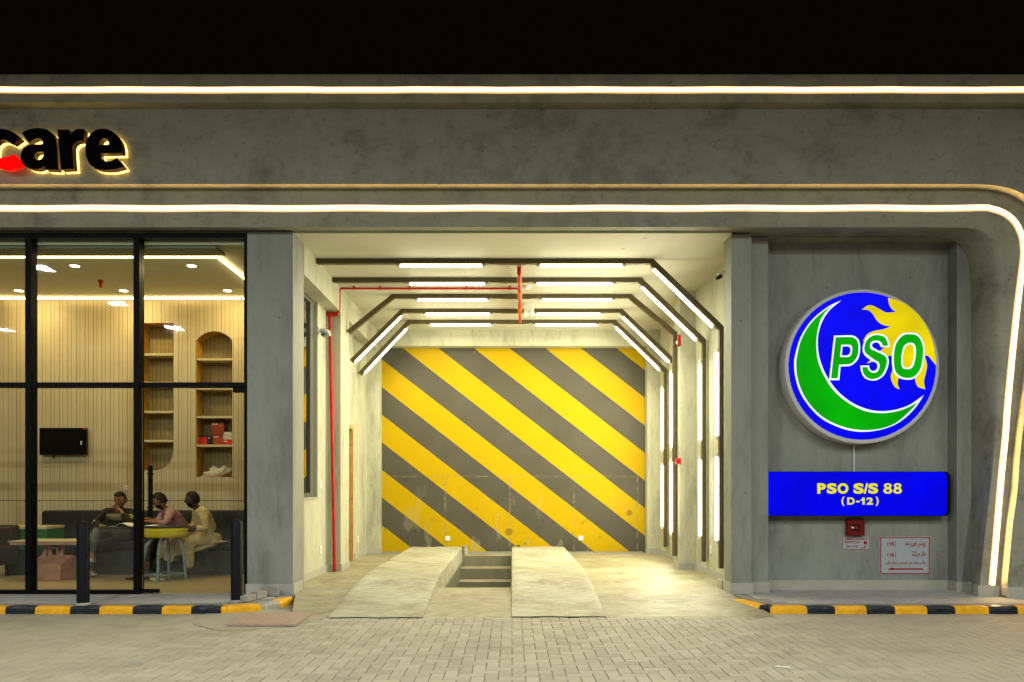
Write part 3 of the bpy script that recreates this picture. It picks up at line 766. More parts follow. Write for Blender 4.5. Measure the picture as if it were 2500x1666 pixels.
# --- room behind
RZ = 4.37; RY = 12.9
MB().box(-13, -3.11, 10.07, 13.2, RZ, RZ+.12).build('room_ceiling', M['room_ceiling'], B)
MB().box(-3.108, -3.102, 10.47, 13.2, WZ, RZ).build('room_side_wall', M['room_wall'], B) if False else None
MB().box(-13, -3.102, 10.1, 13.2, WZ-.03, WZ-.002).build('room_floor', M['room_floor'], B)
MB().box(-13, -12.8, 10.07, 13.2, WZ, RZ).build('room_wall', M['room_wall'], B)
MB().box(-13, X(541, 10.3), 10.10, 10.42, RZ-.035, RZ-.001).build('ceiling_grille', M['duct'], B)
# slatted wall with two niches (front plane y=RY)
def slat_wall():
    n1 = (X(344, RY), X(423, RY)); n2 = (X(479, RY), X(567, RY))
    z1t, z1b = Z(789, RY), Z(1149, RY); z2s, z2t, z2b = Z(832, RY), Z(809, RY), Z(1165, RY)
    # niche outlines
    r = .2
    l1 = [(n1[0], z1t), (n1[1], z1t)] + [(n1[1]-.28+.28*math.cos(t), z1b+.32-.32*math.sin(t)) for t in [math.pi/2*k/8 for k in range(9)]] + [(n1[0], z1b)]
    cx = (n2[0]+n2[1])/2; hw = (n2[1]-n2[0])/2; hh = z2t-z2s
    rr = (hw*hw+hh*hh)/(2*hh); cz = z2t-rr; a0 = math.asin(hw/rr)
    l2 = [(n2[0], z2b), (n2[1], z2b)] + [(cx+rr*math.sin(a0-2*a0*k/12), cz+rr*math.cos(a0-2*a0*k/12)) for k in range(13)]
    outl = [(-12.8, WZ-.02), (-3.102, WZ-.02), (-3.102, RZ-.001), (-12.8, RZ-.001)]
    me = curve_mesh([outl, l1, l2], .012); me.transform(Matrix.Translation((0, RY+.006, 0)) @ FRONT)
    sw = link('slat_wall', me, M['slat'], B)
    # grooves painted as dark shade strips standing 1 mm proud of the panel edge
    g = MB(); x = -12.7; k = 0
    widths = [.078, .056]
    while x < -3.12:
        segs = [(WZ, RZ-.01)]
        def cut(segs, a, b2): 
            o = []
            for s0, s1 in segs:
                if b2 <= s0 or a >= s1: o.append((s0, s1)); continue
                if a > s0: o.append((s0, a))
                if b2 < s1: o.append((b2, s1))
            return o
        if n1[0] < x < n1[1]:
            d = n1[1]-x; zb = z1b if d > .28 else z1b+.32-.32*math.sqrt(max(0, 1-((.28-d)/.28)**2)); segs = cut(segs, zb-.002, z1t+.002)
        if n2[0] < x < n2[1]: segs = cut(segs, z2b-.002, cz+math.sqrt(max(0, rr*rr-(x-cx)**2))+.002)
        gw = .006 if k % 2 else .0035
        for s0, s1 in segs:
            # groove: dark strip painted for the shadow a recess would hold
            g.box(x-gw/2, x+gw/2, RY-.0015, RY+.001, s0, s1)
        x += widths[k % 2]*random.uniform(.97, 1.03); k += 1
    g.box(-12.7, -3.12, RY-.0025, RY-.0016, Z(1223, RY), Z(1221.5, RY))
    g.build('groove_shade', M['groove_shade'], sw)
    # niche boxes
    D = .3
    for lp, nm_ in ((l1, 'niche'), (l2, 'niche')):
        n = len(lp)
        mb = MB(); A = [(x, RY+.012, z) for x, z in lp]; Bq = [(x, RY+D, z) for x, z in lp]
        mb.add(A+Bq, [(i, (i+1) % n, n+(i+1) % n, n+i) for i in range(n)], 0)
        mb.add(Bq, [tuple(range(n))], 1)
        xs0, xs1 = min(p[0] for p in lp), max(p[0] for p in lp)
        xg = xs0+.05
        zt = max(p[1] for p in lp); zb = min(p[1] for p in lp)
        while xg < xs1-.02:
            if lp is l2: top = cz+math.sqrt(max(0, rr*rr-(xg-cx)**2)); bot = zb
            else: top = zt; d = xs1-xg; bot = zb if d > .28 else z1b+.32-.32*math.sqrt(max(0, 1-((.28-d)/.28)**2))
            mb.box(xg-.003, xg+.003, RY+D-.004, RY+D-.001, bot, top, 2); xg += .067
        mb.build('niche', [M['niche'], M['niche_back'], M['groove_shade']], sw, recalc=False)
    sh = [(n1, z) for z in (865.5, 935, 1006, 1077)] + [(n2, z) for z in (877.5, 949, 1018.5, 1088.5)]
    for (a_, b_), py in sh:
        zz = Z(py, RY)
        MB().box(a_+.003, b_-.003, RY+.013, RY+D-.005, zz-.017, zz+.017).build('shelf', M['shelf'], sw, bevel=.002)
    return n1, n2
n1, n2 = slat_wall()

# ================================================================== LED STRIPS
def led_strip(label, pts, Y, r=.032, closed=False, name='led_strip', mat='led', group=None):
    mb = MB(); pts = [Vector(p) for p in pts]
    # flat half-round profile standing out of the wall
    prof = [(-r*1.5, .003), (-r*1.2, -.008), (-r*.86, -.015), (-r*.5, -.020), (0, -.021), (r*.5, -.020), (r*.86, -.015), (r*1.2, -.008), (r*1.5, .003)]
    vs = []
    for i, p in enumerate(pts):
        d = (pts[min(i+1, len(pts)-1)]-pts[max(0, i-1)]).normalized(); nrm = Vector((-d.z, 0, d.x))
        for (a_, dy) in prof: vs.append(p + nrm*a_ + Vector((0, dy, 0)))
    k = len(prof); fs = [(i*k+j, i*k+j+1, (i+1)*k+j+1, (i+1)*k+j) for i in range(len(pts)-1) for j in range(k-1)]
    mb.add(vs, fs); mb.mi = [1 if (q % (k-1)) in (0, 1, k-3, k-2) else 0 for q in range(len(fs))]  # outer faces of the profile carry the imitated glare halo
    o = mb.build(name, [M[mat], M['led_halo']], smooth=False)
    return tag(o, label, 'LED strip', group)
def wob(i): return .002*math.sin(i*.9)+.0015*math.sin(i*2.3+1)
pts = [Vector((X(-150, 9.47)+i*.25, 9.47, Z(220, 9.47)+wob(i))) for i in range(66)]
led_strip('long straight warm LED line along the top parapet', pts, 9.47, r=.028)
lp = [(-260, 509), (400, 509), (1000, 509), (1700, 509), (2300, 508.5), (2390, 508), (2420, 510), (2452, 521), (2478, 543), (2494, 576), (2499, 617), (2494, 665), (2484, 747), (2473, 850), (2460, 988), (2454, 1070), (2444, 1169), (2434, 1288), (2422, 1428)]
led_strip('warm LED line that bends round the corner and down the slanted leg', [P(x, y+ (0.9*math.sin(x*.02) if y < 509.5 else 0), YB) for x, y in spline(lp, 12, False)], YB, r=.029)
LEDC = (1, .6, .2)
area((-.6, YB-.03, Z(509, YB)), 13.2, .05, 95, LEDC, (R(-90), 0, 0), name='led_line_lamp')
area((-.6, 9.44, Z(220, 9.47)), 13.2, .05, 55, LEDC, (R(-90), 0, 0), name='led_line_lamp')
a_ = P(2494, 620, YB); b_ = P(2424, 1420, YB)
lo = area((a_+b_)/2+Vector((0, -.03, 0)), (a_-b_).length, .05, 30, LEDC, name='led_line_lamp')
ax = (b_-a_).normalized(); zz = Vector((0, 1, 0)); lo.rotation_euler = Matrix((ax, zz.cross(ax), zz)).transposed().to_euler()

# ================================================================== LIGHT ARCHES
TUBE_W = 26
AY = [11.14, 12.14, 13.17, 14.25, 15.18]
labels = ['dark steel light arch nearest the bay opening with square left end', 'second light arch from the bay opening with square left end',
          'middle light arch with unlit sloping arms on both sides', 'fourth light arch with lit sloping arms left and right', 'rearmost light arch closest to the striped wall']
for ai, Y in enumerate(AY):
    root = thing('light_arch', labels[ai], 'light arch', (0, Y, ZC-.04), 'tube light arches across the car bay')
    s = F/Y; T = .075; zc = ZC-.002-T/2
    xr = 1.90; xleg = 2.83 if ai != 2 else 2.60
    zleg = 3.55 if ai != 2 else 3.86
    ch = MB(); W = .085
    xL = -2.65 if ai < 2 else -1.91
    ch.bar((xL, Y, zc), (xr, Y, zc), T, W)
    ch.bar((xr-.02, Y+.001, zc+.012), (xleg+.012, Y+.001, zleg), T, W-.004)
    ch.bar((xleg+.012, Y, zleg+.02), (xleg+.012, Y, .29), T*.8, W)
    if ai >= 2:
        e = [(-2.63, 3.88), (-2.79, 3.58), (-2.82, 3.49)][ai-2]
        ch.bar((xL+.02, Y+.001, zc+.012), (e[0], Y+.001, e[1]), T, W-.004)
    ch.build('channel', M['channel'], root, bevel=.003)
    def tube_l(p0, p1):
        p0 = Vector(p0); p1 = Vector(p1); d = (p1-p0).normalized()
        mid_ = (p0+p1)/2; tgt = Vector((0, Y, 1.6)) - mid_; tgt.y = 0
        ax = d; zz = -(tgt - ax*tgt.dot(ax)).normalized(); yy = zz.cross(ax)
        lo = area(mid_-zz*.03, (p1-p0).length, .045, TUBE_W, (1, .945, .65), name='tube_lamp')
        lo.rotation_euler = Matrix((ax, yy, zz)).transposed().to_euler()
        t = MB().tube([p0, p0+d*.006, p1-d*.006, p1], [.015, .020, .020, .015], 8).build('tube_light', M['tube'], root, smooth=True)
        for q, sgn in ((p0, -1), (p1, 1)): MB().tube([q, q+d*sgn*.05], .017, 8).build('end_cap', M['white'], t)
    zt = zc-T/2-.022
    sh = [(-.41, .384), (-.406, .37), (-.405, .486), (-.39, .427), (-.396, .44)][ai]
    tube_l((sh[0]-1.11, Y, zt), (sh[0], Y, zt)); tube_l((sh[1], Y, zt), (sh[1]+1.115, Y, zt))
    if ai != 2:
        a_ = Vector((xr, Y, zc)); b_ = Vector((xleg, Y, zleg)); d = (b_-a_).normalized(); nrm = Vector((-d.z, 0, d.x))*-1
        off = nrm if nrm.z < 0 else -nrm
        L = (b_-a_).length; m0 = (L-1.12)/2
        tube_l(a_+d*m0+off*.058, a_+d*(m0+1.12)+off*.058)
    for zt0 in (3.22, 1.80): tube_l((xleg-.05, Y-.01, zt0), (xleg-.05, Y-.01, zt0-1.13))
    if ai >= 3:
        a_ = Vector((-1.91, Y, zc)); b_ = Vector((e[0], Y, e[1])); d = (b_-a_).normalized(); off = Vector((d.z, 0, -d.x)); off = off if off.z < 0 else -off
        L = (b_-a_).length; m0 = (L-1.12)/2+.02
        tube_l(a_+d*m0+off*.055, a_+d*(m0+1.12)+off*.055)
    cb = MB(); x0c, x1c = sh[0]+.05, sh[1]-.05
    cb.tube([(x0c+(x1c-x0c)*t/10, Y-.046, zt+.02-.035*math.sin(math.pi*t/10)*(1+.4*math.sin(t*2))) for t in range(11)], .004, 6)
    cb.build('cable', M['white'], root); cb = MB()
    cb.tube([(sh[1]+1.16+(1.85-sh[1]-1.16)*t/6, Y-.046, zt+.02-.014*math.sin(math.pi*t/6)) for t in range(7)], .004, 6)
    cb.build('cable', M['white'], root)

# ================================================================== FIRE PIPES AND CEILING DEVICES
Yp = 12.62
mb = MB()
a = P(829, 704, Yp); a.z = 4.455
mb.tube([P(1270, 704, Yp)+Vector((0, 0, a.z-P(1270, 704, Yp).z)), (a.x+.03, Yp, a.z), (a.x, Yp, a.z-.03), (a.x-.003, Yp, P(829, 755, Yp).z), (a.x-.03, Yp, P(829, 765, Yp).z-.02), (X(806, Yp), Yp, Z(767.5, Yp))], [.018, .018, .02, .02, .024, .028], 12)
for px in (864, 928, 1000, 1139, 1245): mb.box(X(px, Yp)-.012, X(px, Yp)+.012, Yp-.024, Yp+.024, a.z-.022, ZC)
up = tag(mb.build('fire_pipe', M['red'], smooth=True), 'red fire pipe running across the bay ceiling and down to the tee', 'pipe')
mb = MB()
mb.tube([P(805.5, 765, Yp), P(811, 1080, Yp), (X(817, Yp), Yp, WZ)], .026, 14)
mb.tube([P(793, 767.5, Yp), P(822, 767.5, Yp)], .034, 14)
tag(mb.build('fire_riser', M['red'], smooth=True), 'thick red riser pipe standing at the grey left column', 'pipe')
zc = 4.33
mb = MB(); mo = MB()
def cp(t): return Vector((.10+.045*t, 11.25+3.25*t, zc))
mb.tube([Vector((.10, 11.23, ZC)), Vector((.10, 11.23, zc+.05)), cp(0), cp(1)], [.03, .03, .03, .026], 12)
root = tag(mb.build('sprinkler_pipe', M['red'], smooth=True), 'red and orange pipe hung from the middle of the bay ceiling', 'pipe')
for t0, t1 in ((.12, .16), (.30, .46), (.62, .80)): mo.tube([cp(t0), cp((t0+t1)/2), cp(t1)], .034, 12)
for t0 in (.35, .56, .8):
    c = cp(t0); mo.tube([c, (c.x, c.y, ZC)], .006, 6)
mo.build('pipe_wrap', M['orange'], root, smooth=True)
MB().tube([cp(.995), cp(1.02)], .022, 10).build('nozzle', M['orange'], root)
c = Vector((X(1287, 12.6), 12.6, ZC))
sd = MB().lathe(c, [(.055, -.001), (.058, -.03), (.05, -.045), (.03, -.055), (.001, -.056)], 20).build('smoke_detector', M['white'], smooth=True)
tag(sd, 'round white smoke detector on the bay ceiling beside the hung pipe', 'smoke detector')
c = Vector((X(1291, 13.9), 13.85, 0)); el = thing('emergency_light', 'white twin-head emergency light on the bay ceiling', 'emergency light', (c.x, c.y, ZC))
MB().box(c.x-.085, c.x+.085, c.y-.05, c.y+.05, ZC-.17, ZC-.001).build('housing', M['white'], el, bevel=.012)
for dx in (-.05, .05): MB().lathe((c.x+dx, c.y-.07, ZC-.19), [(.02, .05), (.045, .02), (.05, -.02), (.04, -.03)], 16, axis='y').build('lamp_head', M['white'], el, smooth=True)
# cctv at left
cc = P(783, 808, 12.1); cc.x = -2.86
ct = thing('security_camera', 'white curved-arm security camera on the left bay wall', 'security camera', cc)
MB().lathe(cc, [(.055, 0), (.055, .015), (.035, .03)], 16, axis='x').build('mount', M['white'], ct, smooth=True)
MB().tube([cc+Vector((.02, 0, 0)), cc+Vector((.08, -.01, .0)), cc+Vector((.15, -.02, -.03)), cc+Vector((.18, -.02, -.075))], [.035, .038, .036, .02], 12).build('arm', M['white'], ct, smooth=True)
MB().tube([cc+Vector((.07, -.03, -.05)), cc+Vector((.11, -.05, -.085))], [.034, .028], 12).build('lens', M['steel'], ct, smooth=True)
cc = P(1768, 668, 10.6); cc.x = 2.9; cc.y = 11.25; cc.z = 3.98
cc = Vector((2.9, 11.0, CH + (1192-668)*11.0/F))
ct = thing('security_camera', 'white security camera half hidden behind the right pier', 'security camera', cc)
MB().lathe(cc, [(.05, -.0), (.05, -.015), (.03, -.03)], 16, axis='x').build('mount', M['white'], ct, smooth=True)
MB().tube([cc, cc+Vector((-.06, -.01, .01)), cc+Vector((-.14, -.03, -.03))], [.03, .034, .025], 12).build('arm', M['white'], ct, smooth=True)
MB().tube([cc+Vector((-.10, -.03, -.04)), cc+Vector((-.16, -.05, -.08))], [.028, .024], 12).build('lens', M['black2'], ct, smooth=True)
# alarm devices on right column
a = P(1654.6, 834, 13.05)
al = thing('alarm_beacon', 'red alarm sounder high on the right column edge', 'fire alarm', a)
MB().box(a.x-.02, a.x+.03, a.y-.11, a.y-.04, a.z-.09, a.z+.09).build('housing', M['red'], al, bevel=.01)
MB().lathe((a.x-.02, a.y-.075, a.z-.03), [(.02, -.02), (.03, -.01), (.03, .0)], 12, axis='x').build('lens', M['white'], al)
a = P(1652.5, 1127, 13.0)
al = thing('call_point', 'small red fire call point on the right column', 'fire alarm', a)
MB().box(a.x-.04, a.x+.045, a.y-.12, a.y-.06, a.z-.05, a.z+.05).build('housing', M['red'], al, bevel=.006)
MB().box(a.x-.02, a.x+.02, a.y-.124, a.y-.118, a.z-.02, a.z+.02).build('press_plate', M['red_box'], al)
# sockets
def socket_front(px, py, Y, label, s=.045):
    a = P(px, py, Y); o = thing('wall_socket', label, 'socket', a)
    MB().box(a.x-s, a.x+s, Y-.012, Y-.001, a.z-s, a.z+s).build('face_plate', M['white'], o, bevel=.004)
    for dx, dz in ((0, .018), (-.016, -.012), (.016, -.012)): MB().box(a.x+dx-.004, a.x+dx+.004, Y-.0135, Y-.0115, a.z+dz-.006, a.z+dz+.006).build('socket_hole', M['black2'], o)
socket_front(1093, 1315, 16.36, 'white socket on the striped wall behind the left ramp')
socket_front(1418, 1314, 16.36, 'white socket on the striped wall right of the right ramp')
def socket_side(px, py, xw, label, sgn):
    Y = xw*F/(px-1250); z = Z(py, Y); o = thing('wall_socket', label, 'socket', (xw, Y, z))
    MB().box(min(xw+sgn*.001, xw+sgn*.012), max(xw+sgn*.001, xw+sgn*.012), Y-.04, Y+.04, z-.06, z+.06).build('face_plate', M['white'], o, bevel=.003)
    MB().box(min(xw+sgn*.0115, xw+sgn*.016), max(xw+sgn*.0115, xw+sgn*.016), Y-.012, Y+.012, z-.02, z+.02).build('rocker', M['conduit'], o)
socket_side(782.5, 1181, -2.86, 'white switch on the left bay wall right of the tall window', 1)
socket_side(782, 1343, -2.86, 'low white socket on the left bay wall beside the red riser', 1)
socket_side(873, 1317, -2.86, 'low white socket on the left bay wall beyond the brown door', 1)
socket_side(1736.6, 1343, 2.9, 'low white socket on the right bay wall between lit arch legs', -1)

# ================================================================== SIGNS
def LZ(x, y, Y): return P(1900+x/3.648, 680+y/3.648, Y)
YD = 10.185
ds = thing('round_sign', 'large round backlit sign with green crescent, yellow sun and PSO letters', 'sign', (X(2105, YD), YD, Z(894, YD)))
M['s_blue'] = emit('backlit_blue', (.0, .0, 1.0), .95, (0, 0, 0))
M['s_green'] = emit('backlit_green', (.0, .42, .0), 1.0, (0, .0, 0))
M['s_yellow'] = emit('backlit_yellow', (.84, .66, .0), 1.0, (0, 0, 0))
M['s_white'] = emit('backlit_white', (.80, .90, 1.0), 1.0, (.3, .3, .3))
c = P(2105, 895, YD); rad = 189*YD/F
MB().lathe(c, [(rad, .232), (rad, .01), (rad-.006, .002), (rad-.012, 0), (rad-.045, 0), (rad-.05, .006)], 96, axis='y').build('sign_case', M['rim'], ds, smooth=True)
cf = P(2105, 894, YD); rf = 179.5*YD/F
def sp_(l): return spline(l, 6, True)
circ = [(cf.x+rf*math.cos(2*math.pi*k/96), cf.z+rf*math.sin(2*math.pi*k/96)) for k in range(96)]
me = curve_mesh([circ], .004); me.transform(Matrix.Translation((0, YD-.003, 0)) @ FRONT); link('sign_face', me, M['s_blue'], ds)
cres_w = [(560,197,1),(440,255),(300,370),(200,520),(150,680),(140,780),(155,900),(200,1030),(290,1160),(400,1260),(560,1335),(700,1365),(850,1360),(1000,1320),(1120,1250),(1220,1150),(1292,1042,1),(1170,1125),(1050,1168),(920,1184),(790,1165),(650,1105),(520,998),(425,862),(370,728),(350,600),(358,485),(392,380),(455,285)]
cres_g = [(495,240,1),(400,295),(290,400),(205,540),(165,690),(158,790),(175,910),(230,1050),(330,1180),(450,1270),(600,1330),(750,1352),(900,1340),(1040,1290),(1160,1190),(1240,1105,1),(1120,1165),(1000,1195),(880,1200),(760,1180),(620,1110),(490,1000),(400,860),(350,730),(335,600),(345,480),(375,370),(430,290)]
sun = [(975,175,1),(985,230),(1010,275),(1048,300,1),(960,305),(900,275),(840,245),(790,245),(742,280,1),(800,285),(840,320),(880,380),(930,415),(998,430,1),(930,455),(850,470),(790,500),(752,562,1),(800,545),(870,545),(940,580),(940,615,1),(905,648),(845,700),(785,760,1),(850,740),(970,697),(1010,700),(1015,820,1),(1000,870),(1010,920),(1040,970),(1078,988,1),(1060,940),(1070,880,1),(1150,870),(1215,880,1),(1222,925),(1245,968),(1306,988,1),(1295,920),(1310,850),(1322,780),(1310,720),(1298,688,1),(1335,693),(1365,730),(1404,775,1),(1398,700),(1370,560),(1310,420),(1220,300),(1100,215)]
Pw = [(493,512,1),(620,509),(670,514),(710,545),(725,600),(722,670),(700,730),(650,775),(600,785),(552,785,1),(540,908,1),(450,908,1)]
Pwh = [(570,609,1),(615,607),(636,620),(640,645),(632,672),(610,686),(562,688,1)]
Pg = [(508,527,1),(618,524),(665,530),(695,555),(709,600),(706,670),(685,720),(645,760),(595,768),(538,770,1),(525,892,1),(466,892,1)]
Pgh = [(556,594,1),(620,592),(648,603),(655,640),(646,680),(620,702),(545,703,1)]
Sw = [(987,613,1),(985,570),(960,520),(910,497),(860,495),(800,515),(760,570),(748,640),(770,690),(830,735),(870,755),(880,790),(862,820),(830,825),(808,800),(808,778,1),(728,778,1),(735,830),(765,885),(820,910),(880,905),(940,860),(975,780),(978,720),(950,675),(880,640),(838,615),(832,592),(850,575),(885,575),(905,600),(908,613,1)]
Sg = [(972,603,1),(965,565),(940,525),(890,508),(840,512),(790,545),(765,600),(765,650),(790,680),(850,725),(890,750),(898,790),(875,835),(830,842),(797,815),(792,792,1),(742,792,1),(755,850),(795,890),(850,897),(910,870),(950,800),(962,730),(940,690),(870,655),(820,630),(814,590),(835,562),(890,558),(920,585),(924,603,1)]
Ow = [(1165,485),(1230,495),(1280,550),(1300,640),(1290,750),(1260,840),(1200,895),(1130,903),(1060,880),(1020,820),(1008,720),(1020,610),(1060,530),(1110,490)]
Owh = [(1170,590),(1195,600),(1205,640),(1200,720),(1175,785),(1140,797),(1110,780),(1103,720),(1120,630),(1145,597)]
Og = [(1165,500),(1225,510),(1268,560),(1285,640),(1275,750),(1248,830),(1195,880),(1130,888),(1070,865),(1035,815),(1024,720),(1035,615),(1070,545),(1115,507)]
Ogh = [(1172,575),(1208,588),(1221,640),(1214,725),(1188,795),(1140,810),(1100,795),(1090,720),(1106,622),(1138,585)]
def layer(name, loops, y, mat):
    L = [[(lambda q: (q.x, q.z))(LZ(x, yy, YD)) for x, yy in sp_(l)] for l in loops]
    me = curve_mesh(L, .003); me.transform(Matrix.Translation((0, y, 0)) @ FRONT); link(name, me, mat, ds)
layer('sun_emblem', [sun], YD-.0075, M['s_yellow'])
layer('crescent_outline', [cres_w], YD-.008, M['s_white'])
layer('crescent_emblem', [cres_g], YD-.0115, M['s_green'])
layer('letter_outline', [Pw, Pwh], YD-.012, M['s_white']); layer('letter', [Pg, Pgh], YD-.0155, M['s_green'])
layer('letter_outline', [Sw], YD-.012, M['s_white']); layer('letter', [Sg], YD-.0155, M['s_green'])
layer('letter_outline', [Ow, Owh], YD-.012, M['s_white']); layer('letter', [Og, Ogh], YD-.0155, M['s_green'])
# conduit
tag(MB().box(X(2083.5, 10.4), X(2087, 10.4), 10.395, 10.417, Z(1156, 10.4), Z(1080, 10.4)).build('cable_conduit', M['conduit'], bevel=.003), 'thin white conduit between the round sign and the blue sign', 'conduit')
# blue rectangular sign
YN = 10.22
bs = thing('name_board', 'backlit blue board with yellow lettering below the round sign', 'sign', (X(2095, YN), YN, Z(1205, YN)))
x0, x1, z0, z1 = X(1874, YN), X(2316, YN), Z(1260, YN), Z(1151.5, YN)
cut = .045
case = [(x0, z0), (x1-cut, z0), (x1-.006, z0+cut), (x1-.006, z1-cut), (x1-cut, z1), (x0, z1)]
x1f = X(2313, YN)
face = [(x0+.006, z0+.006), (x1f-cut, z0+.006), (x1f-.008, z0+cut), (x1f-.008, z1-cut), (x1f-cut, z1-.006), (x0+.006, z1-.006)]
MB().prism([(x0, z0), (x1-cut+.03, z0), (x1+.022, z0+cut), (x1+.022, z1-cut), (x1-cut+.03, z1), (x0, z1)], YN+.004, 10.2035 if False else YN+.03).build('board_case', M['black'], bs, bevel=.003)
MB().box(x0+.02, X(2300, YN), YN+.03, 10.42, z0+.02, z1-.02).build('board_box', M['black'], bs)
me = curve_mesh([face], .006); me.transform(Matrix.Translation((0, YN, 0)) @ FRONT)
M['s_blue2'] = emit('backlit_blue_board', (.0, .0, .95), .85, (0, 0, 0))
link('board_face', me, M['s_blue2'], bs)
M['s_yel2'] = emit('board_yellow_letters', (.88, .80, .0), 1, (0, 0, 0))
def digit_one(xa, xb, ya, yb, root=None, Y=None, mat=None):
    root = root or bs; Y = Y or YN; mat = mat or M['s_yel2']
    q = [(.45, 0), (.45, .68), (.3, .6), (0, .5), (0, .72), (.3, .82), (.5, 1), (1, 1), (1, 0)]
    me = curve_mesh([[(X(xa, Y)+(X(xb, Y)-X(xa, Y))*u, Z(yb, Y)+(Z(ya, Y)-Z(yb, Y))*v) for u, v in q]], .003); me.transform(Matrix.Translation((0, Y-.006, 0)) @ FRONT); link('lettering', me, mat, root)
def word(txt, pxa, pxb, pya, pyb, name='lettering', off=.035, root=bs, Y=None, mat=None, dz=.003, fz=1):
    Y = Y or YN
    me = text_mesh(txt, (X(pxa, Y)+X(pxb, Y))/2, (Z(pya, Y)+Z(pyb, Y))/2, X(pxb, Y)-X(pxa, Y), Z(pya, Y)-Z(pyb, Y), Y-.006, dz, off)
    return link(name, me, mat or M['s_yel2'], root)
def digit_eight(xa, xb, ya, yb):
    def ov(cx, cz, rx, rz): return [(cx+rx*math.cos(2*math.pi*k/24), cz+rz*math.sin(2*math.pi*k/24)) for k in range(24)]
    outer_ = spline([(.5, 1), (.8, .94), (.93, .76), (.82, .56), (.99, .30), (.84, .07), (.5, 0), (.16, .07), (.01, .30), (.18, .56), (.07, .76), (.2, .94)], 5, True)
    L = [outer_, ov(.5, .745, .17, .105), ov(.5, .295, .21, .13)]
    me = curve_mesh([[(X(xa, YN)+(X(xb, YN)-X(xa, YN))*u, Z(yb, YN)+(Z(ya, YN)-Z(yb, YN))*v) for u, v in l] for l in L], .003)
    me.transform(Matrix.Translation((0, YN-.006, 0)) @ FRONT); link('lettering', me, M['s_yel2'], bs)
for t_, xa_, xb_ in (('P', 1995, 2015.5), ('S', 2018.5, 2042), ('O', 2044.5, 2070.5), ('S', 2083.5, 2108), ('/', 2108, 2119), ('S', 2119.5, 2143), ('8', 2156, 2178), ('8', 2180, 2201.5)):
    if t_ == '8': digit_eight(xa_, xb_, 1180.3, 1205.7)
    else: word(t_, xa_, xb_, 1180.3, 1205.7, off=.043)
word('(', 2054, 2061.5, 1213, 1235.5, off=.03); word('D', 2068, 2086, 1215, 1232.5); word('-', 2089.5, 2098, 1223, 1227); digit_one(2101, 2110.5, 1215, 1232.5); word('2', 2115, 2131, 1215, 1232.5); word(')', 2137, 2144.5, 1213, 1235.5, off=.03)
# emergency switch
YS = 10.42
a = P(2090, 1288, YS-.06)
es = thing('emergency_switch', 'dark red emergency switch box under the blue board', 'switch', a)
yb = YS-.075
MB().box(X(2069, yb), X(2111.5, yb), yb, YS-.001, Z(1308, yb), Z(1268.5, yb)).build('switch_box', M['red_box'], es, bevel=.006)
MB().box(X(2081, yb), X(2099, yb), yb-.006, yb+.002, Z(1297, yb), Z(1280, yb)).build('switch_plate', M['black2'], es, bevel=.003)
MB().box(X(2086, yb), X(2094, yb), yb-.012, yb-.004, Z(1292.5, yb), Z(1284, yb)).build('push_button', M['sign_red'], es, bevel=.003)
MB().lathe((X(2081, yb), yb-.008, Z(1288.5, yb)), [(.014, .005), (.014, -.006), (.008, -.012)], 14, axis='y').build('key_knob', M['white'], es, smooth=True)
# emergency sign plate
ye = YS-.012
eg = thing('switch_sign', 'small white EMERGENCY SWITCH plate below the red box', 'sign', P(2090, 1325, ye))
MB().box(X(2059, ye), X(2121, ye), ye, YS-.001, Z(1341, ye), Z(1310.5, ye)).build('sign_plate', M['sign_white'], eg)
word('EMERGENCY', 2062, 2119, 1313, 1319, off=.02, root=eg, Y=ye+.0045, mat=M['sign_red'], dz=.002)
word('SWITCH', 2062, 2097.5, 1321, 1326.8, off=.02, root=eg, Y=ye+.0045, mat=M['sign_red'], dz=.002)
MB().lathe((X(2112.5, ye), ye-.001, Z(1325.5, ye)), [(.0225, .001), (.0225, -.001)], 24, axis='y').build('red_dot', M['sign_red'], eg)
ar = [(2101, 1337.2), (2111.3, 1337.2), (2111.3, 1334.5), (2110, 1334.5), (2112.3, 1331.5), (2114.4, 1334.5), (2113.2, 1334.5), (2113.2, 1339), (2101, 1339)]
me = curve_mesh([[(X(x, ye), Z(y, ye)) for x, y in ar]], .002); me.transform(Matrix.Translation((0, ye-.001, 0)) @ FRONT); link('arrow', me, M['sign_red'], eg)
# Urdu shaping with presentation forms
FM = {'پ':'\uFB56\uFB57\uFB58\uFB59','و':'\uFEED\uFEEE','ل':'\uFEDD\uFEDE\uFEDF\uFEE0','ی':'\uFBFC\uFBFD\uFBFE\uFBFF','س':'\uFEB1\uFEB2\uFEB3\uFEB4','ف':'\uFED1\uFED2\uFED3\uFED4','ر':'\uFEAD\uFEAE','م':'\uFEE1\uFEE2\uFEE3\uFEE4','د':'\uFEA9\uFEAA','ا':'\uFE8D\uFE8E','ئ':'\uFE89\uFE8A\uFE8B\uFE8C','ب':'\uFE8F\uFE90\uFE91\uFE92','گ':'\uFB92\uFB93\uFB94\uFB95','ڈ':'\uFB88\uFB89','ہ':'\uFBA6\uFBA7\uFBA8\uFBA9','ن':'\uFEE5\uFEE6\uFEE7\uFEE8','ص':'\uFEB9\uFEBA\uFEBB\uFEBC','ت':'\uFE95\uFE96\uFE97\uFE98','ں':'\uFB9E\uFB9F','ج':'\uFE9D\uFE9E\uFE9F\uFEA0','چ':'\uFB7A\uFB7B\uFB7C\uFB7D'}
def urdu(s):
    out = ''
    for i, ch_ in enumerate(s):
        if ch_ == ' ': out += ch_; continue
        f = FM[ch_]; pj = i > 0 and s[i-1] != ' ' and len(FM[s[i-1]]) == 4; nj = len(f) == 4 and i+1 < len(s) and s[i+1] != ' '
        out += f[3] if pj and nj else f[2] if nj else f[1] if pj else f[0]
    return out[::-1]
